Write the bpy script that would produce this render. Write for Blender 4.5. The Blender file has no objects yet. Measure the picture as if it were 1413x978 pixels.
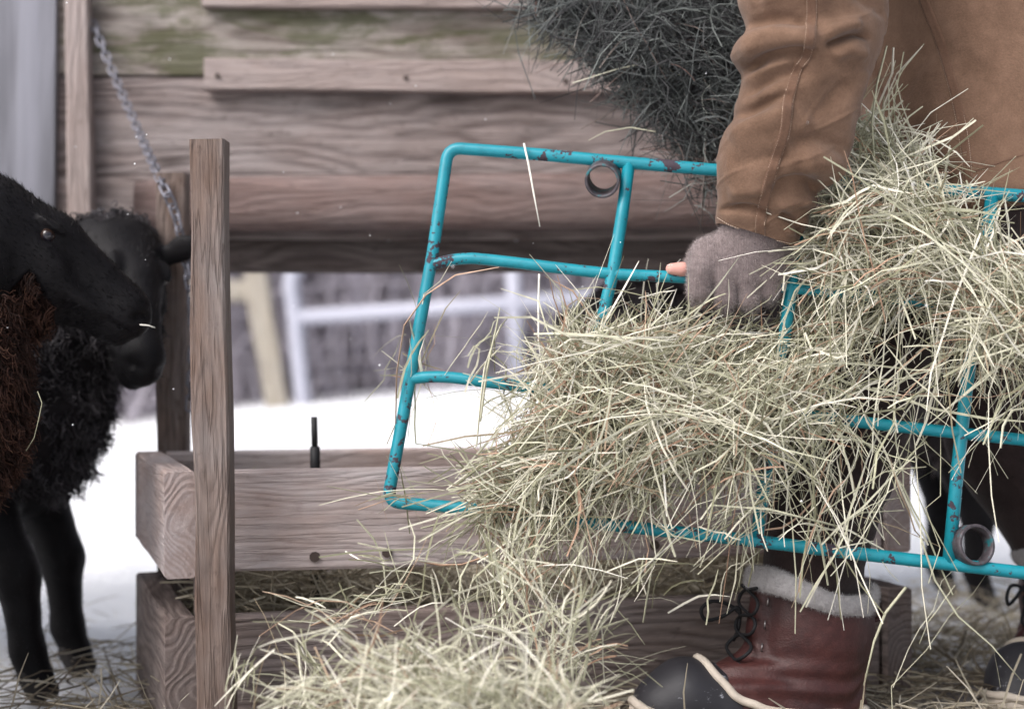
import bpy, math
import numpy as np
from mathutils import Vector, Matrix

# ---------------------------------------------------------------- camera, sky, sun, exposure
sc = bpy.context.scene
CAMZ = 0.52                      # kneeling photographer
F = 1413 * 50 / 36.0             # focal length in photo pixels
cam_d = bpy.data.cameras.new('camera')
cam_d.lens = 50; cam_d.sensor_width = 36; cam_d.clip_start = 0.05; cam_d.clip_end = 400
cam_d.dof.use_dof = True; cam_d.dof.focus_distance = 1.82; cam_d.dof.aperture_fstop = 2.2
cam_d.dof.aperture_blades = 7
cam = bpy.data.objects.new('camera', cam_d)
cam.location = (0, 0, CAMZ); cam.rotation_euler = (math.radians(90), 0, 0)
sc.collection.objects.link(cam); sc.camera = cam

world = bpy.data.worlds.new('World'); sc.world = world; world.use_nodes = True
wn = world.node_tree; wn.nodes.clear()
sky = wn.nodes.new('ShaderNodeTexSky'); sky.sky_type = 'NISHITA'; sky.sun_disc = False
SUN_EL, SUN_AZ = 46.0, 230.0     # degrees; azimuth clockwise from +Y, so the light comes from behind the photographer
sky.sun_elevation = math.radians(SUN_EL); sky.sun_rotation = math.radians(SUN_AZ)
sky.air_density = 1.0; sky.dust_density = 5.0; sky.ozone_density = 1.0
hs = wn.nodes.new('ShaderNodeHueSaturation'); hs.inputs['Saturation'].default_value = 0.42
bg = wn.nodes.new('ShaderNodeBackground'); bg.inputs['Strength'].default_value = 0.15
wo = wn.nodes.new('ShaderNodeOutputWorld')
wn.links.new(sky.outputs[0], hs.inputs['Color']); wn.links.new(hs.outputs[0], bg.inputs[0]); wn.links.new(bg.outputs[0], wo.inputs[0])

sun_d = bpy.data.lights.new('sun', 'SUN'); sun_d.energy = 1.5; sun_d.angle = math.radians(40); sun_d.color = (1.0, 0.965, 0.985)
sun = bpy.data.objects.new('sun', sun_d); sc.collection.objects.link(sun)
_az, _el = math.radians(SUN_AZ), math.radians(SUN_EL)
_sd = Vector((math.sin(_az) * math.cos(_el), math.cos(_az) * math.cos(_el), math.sin(_el)))
sun.rotation_euler = (-_sd).to_track_quat('-Z', 'Y').to_euler(); sun.location = (0, -2, 6)

sc.view_settings.view_transform = 'Standard'; sc.view_settings.look = 'None'
sc.view_settings.exposure = 0.48; sc.view_settings.gamma = 1.0
sc.cycles.use_denoising = True
sc.cycles.max_bounces = 6; sc.cycles.diffuse_bounces = 3; sc.cycles.glossy_bounces = 2

# ---------------------------------------------------------------- helpers
R = np.random.default_rng(7)
COL = sc.collection
def P(px, py, d):                 # photo pixel at distance d -> point
    return np.array(((px - 706.5) / F * d, d, CAMZ + (489 - py) / F * d))
def S(px, d): return px / F * d

def tag(o, label=None, cat=None, group=None, kind=None):
    if label: o['label'] = label
    if cat: o['category'] = cat
    if group: o['group'] = group
    if kind: o['kind'] = kind
    return o
def thing(name, label, cat, loc, group=None):
    o = bpy.data.objects.new(name, None); o.empty_display_size = 0.05
    o.location = Vector([float(v) for v in loc]); COL.objects.link(o)
    return tag(o, label, cat, group)
def wm(o):                        # world matrix without a depsgraph update
    m = Matrix.LocRotScale(o.location, o.rotation_euler, o.scale)
    if o.parent: m = wm(o.parent) @ o.matrix_parent_inverse @ m
    return m
def put(o, parent):
    if parent is not None:
        o.parent = parent; o.matrix_parent_inverse = wm(parent).inverted()
    return o

def make_mesh(name, V, Fq, smooth=True):
    V = np.asarray(V, dtype=np.float32).reshape(-1, 3)
    me = bpy.data.meshes.new(name)
    if isinstance(Fq, np.ndarray):
        n, k = Fq.shape
        me.vertices.add(len(V)); me.vertices.foreach_set('co', V.ravel())
        me.loops.add(n * k); me.loops.foreach_set('vertex_index', Fq.astype(np.int32).ravel())
        me.polygons.add(n); me.polygons.foreach_set('loop_start', (np.arange(n) * k).astype(np.int32))
        me.polygons.foreach_set('use_smooth', np.full(n, smooth))
        me.update(calc_edges=True)
    else:
        me.from_pydata([tuple(map(float, v)) for v in V], [], [tuple(map(int, f)) for f in Fq])
        for p in me.polygons: p.use_smooth = smooth
    return me
def obj(name, me, mat, parent=None):
    o = bpy.data.objects.new(name, me)
    if mat is not None and len(me.materials) == 0: me.materials.append(mat)
    COL.objects.link(o)
    return put(o, parent)
def attr(me, name, vals):
    a = me.attributes.new(name, 'FLOAT', 'POINT'); a.data.foreach_set('value', np.asarray(vals, dtype=np.float32))

def tube_arrays(pts, rad, sides=10, closed=False, cap=True, flat=None):
    pts = np.asarray(pts, float); n = len(pts)
    rad = np.broadcast_to(np.asarray(rad, float), (n,))
    if closed: T = np.roll(pts, -1, 0) - np.roll(pts, 1, 0)
    else: T = np.gradient(pts, axis=0)
    T /= np.linalg.norm(T, axis=1)[:, None] + 1e-12
    a = np.array((0, 0, 1.0)) if abs(T[0][2]) < 0.9 else np.array((1.0, 0, 0))
    u = np.cross(T[0], a); u /= np.linalg.norm(u)
    V = []; ang = np.arange(sides) / sides * 2 * math.pi
    for i in range(n):
        u = u - T[i] * np.dot(u, T[i]); u /= np.linalg.norm(u); v = np.cross(T[i], u)
        V.append(pts[i] + rad[i] * (np.cos(ang)[:, None] * u + np.sin(ang)[:, None] * v * (flat or 1)))
    V = np.concatenate(V); Fs = []
    m = n if closed else n - 1
    for i in range(m):
        j = (i + 1) % n
        for k in range(sides):
            Fs.append((i * sides + k, i * sides + (k + 1) % sides, j * sides + (k + 1) % sides, j * sides + k))
    if cap and not closed:
        Fs.append(tuple(range(sides - 1, -1, -1))); Fs.append(tuple((n - 1) * sides + k for k in range(sides)))
    return V, Fs
def tube(name, pts, rad, mat, parent=None, sides=10, closed=False, flat=None):
    V, Fs = tube_arrays(pts, rad, sides, closed, True, flat)
    return obj(name, make_mesh(name, V, Fs), mat, parent)
def smooth_path(pts, n=8, closed=False):     # Catmull-Rom
    p = np.asarray(pts, float); N = len(p); out = []
    rng = range(N if closed else N - 1)
    for i in rng:
        if closed: a, b, c, d = p[(i - 1) % N], p[i], p[(i + 1) % N], p[(i + 2) % N]
        else: a, b, c, d = p[max(i - 1, 0)], p[i], p[i + 1], p[min(i + 2, N - 1)]
        for t in np.arange(n) / n:
            out.append(0.5 * ((2 * b) + (-a + c) * t + (2 * a - 5 * b + 4 * c - d) * t * t + (-a + 3 * b - 3 * c + d) * t ** 3))
    if not closed: out.append(p[-1])
    return np.array(out)

# smooth noise from a sum of sines, good enough for lumps and folds
def wnoise(Pn, scale, seed, octaves=3):
    r = np.random.default_rng(seed); out = np.zeros(len(Pn)); amp = 1.0; tot = 0
    for o in range(octaves):
        for k in range(5):
            d = r.normal(size=3); d /= np.linalg.norm(d)
            out += amp * np.sin(Pn @ d * scale * (0.8 + 0.5 * r.random()) + r.random() * 6.283) / 2.2
        tot += amp; amp *= 0.5; scale *= 2.03
    return out / tot

# ---- signed distance modelling: smooth unions of tapered capsules, meshed with surface nets
class Sdf:
    def __init__(s, lo, hi, h):
        s.lo = np.array(lo, float); s.h = h
        s.n = np.ceil((np.array(hi) - s.lo) / h).astype(int) + 1
        s.F = np.full(s.n, 0.5, dtype=np.float32)
    def _slab(s, lo, hi):
        a = np.clip(np.floor((lo - s.lo) / s.h).astype(int), 0, s.n); b = np.clip(np.ceil((hi - s.lo) / s.h).astype(int) + 1, 0, s.n)
        sl = tuple(slice(x, y) for x, y in zip(a, b))
        ax = [s.lo[i] + s.h * np.arange(a[i], b[i]) for i in range(3)]
        G = np.stack(np.meshgrid(*ax, indexing='ij'), -1).astype(np.float32)
        return sl, G
    def _merge(s, sl, d, k, sub):
        f = s.F[sl]
        if f.size == 0: return
        if sub:
            d = -d; hh = np.clip(0.5 - 0.5 * (d - f) / k, 0, 1); s.F[sl] = d * (1 - hh) + f * hh + k * hh * (1 - hh)
        else:
            hh = np.clip(0.5 + 0.5 * (d - f) / k, 0, 1); s.F[sl] = d * (1 - hh) + f * hh - k * hh * (1 - hh)
    def cone(s, a, b, r1, r2, k=0.02, sub=False, flat=None):
        # flat = (axis, factor): widen (>1) or narrow (<1) the section along that axis
        a = np.array(a, float); b = np.array(b, float); m = max(r1, r2) * (max(1, flat[1]) if flat else 1) + 3 * k + 2 * s.h
        sl, G = s._slab(np.minimum(a, b) - m, np.maximum(a, b) + m)
        ba = b - a; L2 = max(ba @ ba, 1e-12)
        g = G - a; t = np.clip((g @ ba) / L2, 0, 1)
        q = g - t[..., None] * ba
        if flat:
            ax = np.array(flat[0], float); ax /= np.linalg.norm(ax); c = q @ ax
            q = q + (c * (1 / flat[1] - 1))[..., None] * ax
        d = np.sqrt((q ** 2).sum(-1)) - (r1 + (r2 - r1) * t)
        s._merge(sl, d, k, sub); return s
    def ell(s, c, r, M=None, k=0.02, sub=False):
        c = np.array(c, float); r = np.array(r, float); M = np.eye(3) if M is None else np.array(M)
        m = r.max() + 3 * k + 2 * s.h
        sl, G = s._slab(c - m, c + m)
        q = (G - c) @ M               # columns of M are the ellipsoid's axes
        k0 = np.sqrt(((q / r) ** 2).sum(-1)); k1 = np.sqrt(((q / r ** 2) ** 2).sum(-1)) + 1e-9
        s._merge(sl, k0 * (k0 - 1) / k1, k, sub); return s
    def chain(s, pts, rs, k=0.02, flat=None):
        for i in range(len(pts) - 1): s.cone(pts[i], pts[i + 1], rs[i], rs[i + 1], k, False, flat)
        return s
    def mesh(s, smooth=2):
        Fd = s.F; sg = Fd < 0
        c = np.zeros(tuple(s.n - 1), np.int8)
        offs = [(i, j, k) for i in (0, 1) for j in (0, 1) for k in (0, 1)]
        def sh(A, o): return A[o[0]:A.shape[0] - 1 + o[0], o[1]:A.shape[1] - 1 + o[1], o[2]:A.shape[2] - 1 + o[2]]
        for o in offs: c += sh(sg, o)
        act = (c > 0) & (c < 8)
        idx = np.full(act.shape, -1, np.int64); N = int(act.sum()); idx[act] = np.arange(N)
        cell = np.argwhere(act); acc = np.zeros((N, 3)); cnt = np.zeros(N)
        vals = {o: sh(Fd, o)[act].astype(float) for o in offs}
        for o in offs:
            for ax in range(3):
                if o[ax] == 0:
                    q = list(o); q[ax] = 1; f0, f1 = vals[o], vals[tuple(q)]
                    m = (f0 < 0) != (f1 < 0); t = np.where(m, f0 / np.where(m, f0 - f1, 1), 0)
                    pos = np.tile(np.array(o, float), (N, 1)); pos[:, ax] += t
                    acc[m] += pos[m]; cnt += m
        V = s.lo + s.h * (cell + acc / cnt[:, None])
        quads = []
        for ax in range(3):
            b, cc = (ax + 1) % 3, (ax + 2) % 3
            A = np.moveaxis(sg, (ax, b, cc), (0, 1, 2)); I = np.moveaxis(idx, (ax, b, cc), (0, 1, 2))
            x = A[:-1, 1:-1, 1:-1] != A[1:, 1:-1, 1:-1]
            e = np.argwhere(x); i, j, k = e[:, 0], e[:, 1] + 1, e[:, 2] + 1
            q = np.stack([I[i, j - 1, k - 1], I[i, j, k - 1], I[i, j, k], I[i, j - 1, k]], 1)
            fl = ~A[i, j, k]; q[fl] = q[fl][:, ::-1]; quads.append(q)
        Q = np.concatenate(quads)
        for _ in range(smooth):
            s1 = np.zeros_like(V); n1 = np.zeros(len(V))
            for a in range(4):
                b = (a + 1) % 4
                np.add.at(s1, Q[:, a], V[Q[:, b]]); np.add.at(n1, Q[:, a], 1)
            V = V * 0.5 + 0.5 * s1 / n1[:, None]
        return V, Q
def normals(V, Q):
    e1 = V[Q[:, 2]] - V[Q[:, 0]]; e2 = V[Q[:, 3 if Q.shape[1] == 4 else 1]] - V[Q[:, 1 if Q.shape[1] == 4 else 0]]
    fn = np.cross(e1, e2) if Q.shape[1] == 4 else np.cross(e2, e1)
    N = np.zeros_like(V)
    for k in range(Q.shape[1]): np.add.at(N, Q[:, k], fn)
    return N / (np.linalg.norm(N, axis=1)[:, None] + 1e-12)
def sample_surface(V, Q, n, seed, weight=None):
    r = np.random.default_rng(seed)
    a, b, c = V[Q[:, 0]], V[Q[:, 1]], V[Q[:, 2]]; d = V[Q[:, 3]] if Q.shape[1] == 4 else c
    cr = np.cross(c - a, d - b) if Q.shape[1] == 4 else np.cross(b - a, c - a)
    ar = np.linalg.norm(cr, axis=1); fn = cr / (ar[:, None] + 1e-12)
    w = ar if weight is None else ar * weight((a + b + c + d) / 4)
    f = r.choice(len(Q), n, p=w / w.sum()); u, v = r.random((2, n, 1))
    p = (a[f] * (1 - u) + b[f] * u) * (1 - v) + (d[f] * (1 - u) + c[f] * u) * v
    return p, fn[f]

# ---- strands: curved three-sided stems (hay, twigs, wool)
def unit(a): return a / (np.linalg.norm(a, axis=-1)[..., None] + 1e-12)
def sweep_strands(C, rad, rnd, flat=None, tv=None):
    # C: (n,m,3) centre lines; rad: (n,m)
    n, m, _ = C.shape
    T = unit(np.gradient(C, axis=1)); ref = R.normal(size=(n, 1, 3)); U = unit(np.cross(T, ref)); W = np.cross(T, U)
    ang = np.arange(3) / 3 * 2 * math.pi
    fl = np.ones((n, 1, 1)) if flat is None else flat.reshape(n, 1, 1)
    V = np.stack([C + rad[..., None] * (math.cos(a) * U + math.sin(a) * W * fl) for a in ang], 2)   # n,m,3,3
    base = (np.arange(n) * m * 3)[:, None, None]; i = np.arange(m - 1)[None, :, None] * 3; k = np.arange(3)[None, None, :]; k2 = (k + 1) % 3
    Q = np.stack([base + i + k, base + i + k2, base + i + 3 + k2, base + i + 3 + k], -1).reshape(-1, 4)
    return V.reshape(-1, 3), Q, np.repeat(rnd, m * 3)
def hay_lines(mid, dirs, L, curve, kink, m=5, droop=0.0, rng=R):
    n = len(mid); t = np.linspace(-0.5, 0.5, m)[None, :, None]
    bend = unit(np.cross(dirs, rng.normal(size=(n, 3))))
    C = mid[:, None] + dirs[:, None] * (L[:, None, None] * t) + bend[:, None] * (curve * L)[:, None, None] * (t * t * 4 - 0.33)
    C = C + rng.normal(size=(n, m, 3)) * (kink * L)[:, None, None]
    if np.ndim(droop) or droop: C[:, :, 2] -= (droop * L)[:, None] * (t[..., 0] * t[..., 0] * 4)
    return C
def strand_mesh(name, C, r, rnd, flat=None, taper=True):
    n, m, _ = C.shape
    prof = np.interp(np.linspace(0, 1, m), (0, .15, .8, 1), (.75, 1, .85, .35)) if taper else np.ones(m)
    V, Q, a = sweep_strands(C, r[:, None] * prof[None], rnd, flat)
    me = make_mesh(name, V, Q, smooth=False); attr(me, 'rnd', a)
    return me
def fuzz(name, V, Q, n, length, width, seed, mat, parent, lean=(0, 0, 0), spread=0.5, weight=None):
    p, nn = sample_surface(V, Q, n, seed, weight); r = np.random.default_rng(seed + 1)
    d = unit(nn + spread * r.normal(size=(n, 3)) + np.array(lean)); L = length * (0.5 + r.random(n))[:, None]
    s = unit(np.cross(d, r.normal(size=(n, 3)))) * width
    p = p - nn * width
    A = np.stack([p - s, p + s, p + d * L], 1).reshape(-1, 3)
    me = make_mesh(name, A, np.arange(3 * n).reshape(n, 3), smooth=False); attr(me, 'rnd', np.repeat(r.random(n), 3))
    o = obj(name, me, mat, parent); o['kind'] = 'stuff'; return o

# ---- materials
def newmat(name):
    m = bpy.data.materials.new(name); m.use_nodes = True; nt = m.node_tree
    return m, nt, nt.nodes['Principled BSDF']
def ND(nt, typ, **kw):
    n = nt.nodes.new(typ)
    for k, v in kw.items():
        if k in n.inputs: n.inputs[k].default_value = v
        else: setattr(n, k, v)
    return n
def ramp(nt, stops, fac, interp='LINEAR'):
    n = nt.nodes.new('ShaderNodeValToRGB'); n.color_ramp.interpolation = interp
    e = n.color_ramp.elements
    while len(e) < len(stops): e.new(0.5)
    for el, (p, c) in zip(e, stops): el.position = p; el.color = (*c, 1) if len(c) == 3 else c
    nt.links.new(fac, n.inputs[0]); return n
def mix(nt, fac, a, b, blend='MIX'):
    n = nt.nodes.new('ShaderNodeMix'); n.data_type = 'RGBA'; n.blend_type = blend
    for i, v in ((0, fac), (6, a), (7, b)):
        if isinstance(v, (int, float)): n.inputs[i].default_value = v
        elif isinstance(v, tuple): n.inputs[i].default_value = (*v, 1)
        else: nt.links.new(v, n.inputs[i])
    return n.outputs[2]
def math_n(nt, op, a, b=None, clamp=False):
    n = nt.nodes.new('ShaderNodeMath'); n.operation = op; n.use_clamp = clamp
    for i, v in ((0, a), (1, b)):
        if v is None: continue
        if isinstance(v, (int, float)): n.inputs[i].default_value = v
        else: nt.links.new(v, n.inputs[i])
    return n.outputs[0]
def bump(nt, bs, h, strength, dist):
    b = ND(nt, 'ShaderNodeBump', Strength=strength, Distance=dist); nt.links.new(h, b.inputs['Height']); nt.links.new(b.outputs[0], bs.inputs['Normal'])
def coords(nt, scale, offs=True, kind='Object', k=1.0):
    tc = nt.nodes.new('ShaderNodeTexCoord'); mp = ND(nt, 'ShaderNodeMapping'); mp.inputs['Scale'].default_value = scale
    nt.links.new(tc.outputs[kind], mp.inputs['Vector'])
    if offs:
        oi = nt.nodes.new('ShaderNodeObjectInfo'); vm = nt.nodes.new('ShaderNodeVectorMath'); vm.operation = 'MULTIPLY'
        vm.inputs[1].default_value = (37, 17, 23); nt.links.new(oi.outputs['Random'], vm.inputs[0]); nt.links.new(vm.outputs[0], mp.inputs['Location'])
    return mp.outputs[0]
def noise(nt, vec, scale, detail=4, rough=.6, dist=0.0):
    n = ND(nt, 'ShaderNodeTexNoise', Scale=scale, Detail=detail, Roughness=rough, Distortion=dist); nt.links.new(vec, n.inputs['Vector']); return n.outputs[0]
def wood(name, light, dark, grey=(.33, .31, .32), weather=0.45, ring=9.0, contrast=1.0, moss=None, knots=True, rough=.85, speck=.5, check=.42):
    """weathered sawn timber; grain runs along the board's own X axis"""
    m, nt, bs = newmat(name); L = nt.links
    v = coords(nt, (1, 1, 1))
    warp = noise(nt, coords(nt, (2.2, 7, 7)), 1.0, 2, .5)
    # growth rings: distance from an off-centre pith line, bent by slow noise
    sep = nt.nodes.new('ShaderNodeSeparateXYZ'); L.new(coords(nt, (1, 1, 1), False), sep.inputs[0])
    oi = nt.nodes.new('ShaderNodeObjectInfo')
    zc = math_n(nt, 'ADD', sep.outputs['Z'], math_n(nt, 'MULTIPLY', math_n(nt, 'SUBTRACT', oi.outputs['Random'], .5), .12))
    yc = math_n(nt, 'ADD', sep.outputs['Y'], .03)
    rr = math_n(nt, 'SQRT', math_n(nt, 'ADD', math_n(nt, 'MULTIPLY', zc, zc), math_n(nt, 'MULTIPLY', yc, yc)))
    rr = math_n(nt, 'ADD', rr, math_n(nt, 'MULTIPLY', warp, .17))
    rg = math_n(nt, 'SINE', math_n(nt, 'MULTIPLY', rr, ring * 22))
    rg = math_n(nt, 'POWER', math_n(nt, 'ADD', math_n(nt, 'MULTIPLY', rg, .5), .5), .7)
    fine = math_n(nt, 'ADD', math_n(nt, 'MULTIPLY', noise(nt, coords(nt, (6, 190, 190)), 1.0, 5, .7), .6), math_n(nt, 'MULTIPLY', noise(nt, coords(nt, (45, 620, 620)), 1.0, 4, .7), .4))
    mott = noise(nt, coords(nt, (3, 9, 9)), 1.5, 4, .6)
    f = math_n(nt, 'ADD', math_n(nt, 'MULTIPLY', rg, .42 * contrast), math_n(nt, 'MULTIPLY', fine, .75))
    f = math_n(nt, 'SUBTRACT', f, .12)
    col = ramp(nt, [(.22, dark), (.5, tuple((a * .45 + b * .55) for a, b in zip(dark, light))), (.82, light)], f).outputs[0]
    wmask = ramp(nt, [(.38, (0, 0, 0)), (.68, (1, 1, 1))], mott).outputs[0]
    gcol = mix(nt, f, tuple(g * .55 for g in grey), tuple(min(1, g * 1.25) for g in grey))
    col = mix(nt, math_n(nt, 'MULTIPLY', wmask, weather), col, gcol)
    if knots:
        kv = ND(nt, 'ShaderNodeTexVoronoi', Scale=1.0, Randomness=1.0); L.new(coords(nt, (2.6, 8, 8)), kv.inputs['Vector'])
        km = ramp(nt, [(.05, (1, 1, 1)), (.14, (0, 0, 0))], kv.outputs['Distance']).outputs[0]
        col = mix(nt, math_n(nt, 'MULTIPLY', km, .75), col, tuple(d * .45 for d in dark))
    ck = noise(nt, coords(nt, (3.2, 85, 85)), 1.0, 3, .5)
    ckm = ramp(nt, [(.475, (0, 0, 0)), (.495, (1, 1, 1)), (.505, (1, 1, 1)), (.525, (0, 0, 0))], ck).outputs[0]
    tcn = nt.nodes.new('ShaderNodeTexCoord'); sn = nt.nodes.new('ShaderNodeSeparateXYZ'); L.new(tcn.outputs['Normal'], sn.inputs[0])
    side = math_n(nt, 'SUBTRACT', 1.0, math_n(nt, 'ABSOLUTE', sn.outputs[0]), True); ckm = math_n(nt, 'MULTIPLY', ckm, side)
    eg = math_n(nt, 'SINE', math_n(nt, 'MULTIPLY', rr, 1100)); eg = math_n(nt, 'MULTIPLY', math_n(nt, 'ADD', math_n(nt, 'MULTIPLY', eg, .5), .5), math_n(nt, 'SUBTRACT', 1.0, side, True))
    col = mix(nt, math_n(nt, 'MULTIPLY', eg, .45), col, tuple(d * .8 for d in dark))
    col = mix(nt, math_n(nt, 'MULTIPLY', ckm, check), col, tuple(d * .5 for d in dark))
    sp = noise(nt, coords(nt, (40, 70, 70)), 1.0, 4, .7)
    col = mix(nt, math_n(nt, 'MULTIPLY', ramp(nt, [(.58, (0, 0, 0)), (.72, (1, 1, 1))], sp).outputs[0], speck), col, tuple(d * .6 for d in dark))
    if moss:
        mn = noise(nt, coords(nt, (4.2, 13, 13)), 1.0, 6, .68, .5)
        mm = ramp(nt, [(moss, (0, 0, 0)), (moss + .1, (1, 1, 1))], mn).outputs[0]
        mc = mix(nt, fine, (.030, .036, .012), (.13, .135, .065))
        col = mix(nt, math_n(nt, 'MULTIPLY', mm, .75), col, mc)
    L.new(col, bs.inputs['Base Color']); bs.inputs['Roughness'].default_value = rough; bs.inputs['Specular IOR Level'].default_value = .25
    bump(nt, bs, math_n(nt, 'SUBTRACT', math_n(nt, 'ADD', math_n(nt, 'MULTIPLY', fine, 1.0), math_n(nt, 'MULTIPLY', rg, .35)), math_n(nt, 'MULTIPLY', ckm, .4)), .8, .004)
    return m
def plain(name, col, rough=.7, var=.25, scale=30, spec=.3, bumpd=0.0, sheen=0.0, metal=0.0):
    m, nt, bs = newmat(name)
    nz = noise(nt, coords(nt, (1, 1, 1), False), scale, 4, .6)
    c = mix(nt, nz, tuple(x * (1 - var) for x in col), tuple(min(1, x * (1 + var)) for x in col)); nt.links.new(c, bs.inputs['Base Color'])
    bs.inputs['Roughness'].default_value = rough; bs.inputs['Specular IOR Level'].default_value = spec; bs.inputs['Metallic'].default_value = metal
    if sheen: bs.inputs['Sheen Weight'].default_value = sheen; bs.inputs['Sheen Roughness'].default_value = .5
    if bumpd: bump(nt, bs, nz, .6, bumpd)
    return m
def strand_mat(name, stops, rough=.65, trans=.0, spec=.25):
    m, nt, bs = newmat(name); a = nt.nodes.new('ShaderNodeAttribute'); a.attribute_name = 'rnd'
    c = ramp(nt, stops, a.outputs['Fac']); 
    nz = noise(nt, coords(nt, (1, 1, 1), False), 90, 2, .5)
    c2 = mix(nt, .35, c.outputs[0], ramp(nt, [(.3, (.55, .55, .55)), (.7, (1.25, 1.25, 1.25))], nz).outputs[0], 'MULTIPLY')
    nt.links.new(c2, bs.inputs['Base Color']); bs.inputs['Roughness'].default_value = rough; bs.inputs['Specular IOR Level'].default_value = spec
    return m

M = {}
M['wall'] = wood('wall_timber', (.46, .385, .365), (.145, .112, .105), (.45, .405, .40), .6, 14, .55, None, True)
M['wall_moss'] = wood('mossy_wall_timber', (.49, .435, .395), (.155, .124, .108), (.45, .42, .39), .55, 12, .55, .485, True)
M['batten'] = wood('batten_timber', (.53, .44, .41), (.30, .235, .215), (.50, .44, .43), .5, 22, .25, None, True)
M['rail'] = wood('rail_timber', (.36, .26, .24), (.16, .11, .10), (.33, .28, .275), .5, 20, .3, None, True)
M['shaded_board'] = wood('shaded_sill_timber', (.22, .18, .17), (.06, .046, .044), (.2, .175, .17), .4, 20, .5, None, False)  # shade on the recessed sill below the rail, put into its colour
M['post'] = wood('post_timber', (.35, .25, .20), (.11, .074, .06), (.32, .285, .275), .7, 30, .18, None, False)
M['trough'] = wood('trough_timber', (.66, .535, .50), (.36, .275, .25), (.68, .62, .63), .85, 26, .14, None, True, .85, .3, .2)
M['trough_dark'] = wood('darker_trough_timber', (.42, .34, .31), (.14, .105, .095), (.38, .345, .345), .5, 26, .4, None, True)  # darker tone for the lower boards, corner blocks and floor
M['fence_wood'] = wood('fence_timber', (.52, .48, .41), (.3, .26, .21), (.45, .44, .42), .4, 12, .5, None, False)
M['sheet'] = None
# ---------------------------------------------------------------- more materials
def sheet_mat():
    m, nt, bs = newmat('grey_sheet'); v = noise(nt, coords(nt, (9, 9, .9), False), 1.2, 4, .55, .4)
    fine = noise(nt, coords(nt, (60, 60, 6), False), 1, 4, .6)
    c = ramp(nt, [(.32, (.085, .085, .10)), (.48, (.145, .145, .17)), (.64, (.26, .26, .305))], v).outputs[0]
    c = mix(nt, .25, c, fine, 'MULTIPLY'); nt.links.new(c, bs.inputs['Base Color']); bs.inputs['Roughness'].default_value = .55
    bump(nt, bs, v, .5, .01); return m
M['sheet'] = sheet_mat()
def paint_mat():
    m, nt, bs = newmat('teal_paint'); v = coords(nt, (1, 1, 1), False)
    a = noise(nt, v, 55, 5, .7); b = noise(nt, v, 210, 3, .6); c = noise(nt, v, 9, 3, .5)
    chip = math_n(nt, 'ADD', math_n(nt, 'MULTIPLY', a, .62), math_n(nt, 'ADD', math_n(nt, 'MULTIPLY', b, .3), math_n(nt, 'MULTIPLY', noise(nt, v, 13, 3, .6), .62)))
    mk = ramp(nt, [(.845, (0, 0, 0)), (.862, (1, 1, 1))], chip).outputs[0]
    teal = mix(nt, c, (.0, .185, .245), (.010, .30, .375)); dirt = ramp(nt, [(.35, (1, 1, 1)), (.75, (.72, .75, .75))], a).outputs[0]
    teal = mix(nt, 1.0, teal, dirt, 'MULTIPLY')
    rust = mix(nt, b, (.022, .017, .028), (.075, .05, .065))
    nt.links.new(mix(nt, mk, teal, rust), bs.inputs['Base Color'])
    nt.links.new(ramp(nt, [(0, (.42,) * 3), (1, (.85,) * 3)], mk).outputs[0], bs.inputs['Roughness'])
    bump(nt, bs, math_n(nt, 'SUBTRACT', math_n(nt, 'MULTIPLY', a, .25), mk), .5, .0009); return m
M['teal'] = paint_mat()
def ring_mat():
    m, nt, bs = newmat('bare_pipe'); v = coords(nt, (1, 1, 1), False); a = noise(nt, v, 70, 4, .65)
    nt.links.new(ramp(nt, [(.35, (.035, .03, .036)), (.55, (.10, .085, .095)), (.66, (.02, .16, .18))], a).outputs[0], bs.inputs['Base Color'])
    bs.inputs['Roughness'].default_value = .5; bs.inputs['Metallic'].default_value = .3; bump(nt, bs, a, .4, .001); return m
M['ring'] = ring_mat()
def canvas(name, lo, hi, weave=1100):
    m, nt, bs = newmat(name); v = coords(nt, (1, 1, 1), False)
    a = noise(nt, v, 7, 4, .6); b = noise(nt, v, 42, 4, .65); f = noise(nt, v, 420, 3, .6)
    w1 = ND(nt, 'ShaderNodeTexWave', Scale=weave / 6.28, Distortion=.6); w1.bands_direction = 'DIAGONAL'; nt.links.new(v, w1.inputs[0])
    t = math_n(nt, 'ADD', math_n(nt, 'MULTIPLY', a, .55), math_n(nt, 'MULTIPLY', b, .45))
    c = ramp(nt, [(.32, lo), (.7, hi)], t).outputs[0]
    c = mix(nt, .5, c, ramp(nt, [(.3, (.72,) * 3), (.7, (1.2,) * 3)], f).outputs[0], 'MULTIPLY')
    nt.links.new(c, bs.inputs['Base Color']); bs.inputs['Roughness'].default_value = .9; bs.inputs['Specular IOR Level'].default_value = .15
    bs.inputs['Sheen Weight'].default_value = .12
    bump(nt, bs, math_n(nt, 'ADD', f, math_n(nt, 'MULTIPLY', b, 2.0)), .55, .0014); return m
M['duck'] = canvas('brown_duck_canvas', (.108, .063, .041), (.208, .127, .087))
M['seam'] = canvas('seam_canvas', (.095, .052, .034), (.19, .112, .076))
M['trouser'] = canvas('trouser_cloth', (.018, .012, .012), (.045, .030, .029))
M['stitch'] = plain('stitching', (.46, .35, .27), .8, .3, 300)
M['dark_stitch'] = plain('dark_stitching', (.16, .085, .06), .8, .3, 300)
M['glove'] = plain('grey_wool', (.205, .165, .162), .95, .35, 160, .1, .002, .4)
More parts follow.
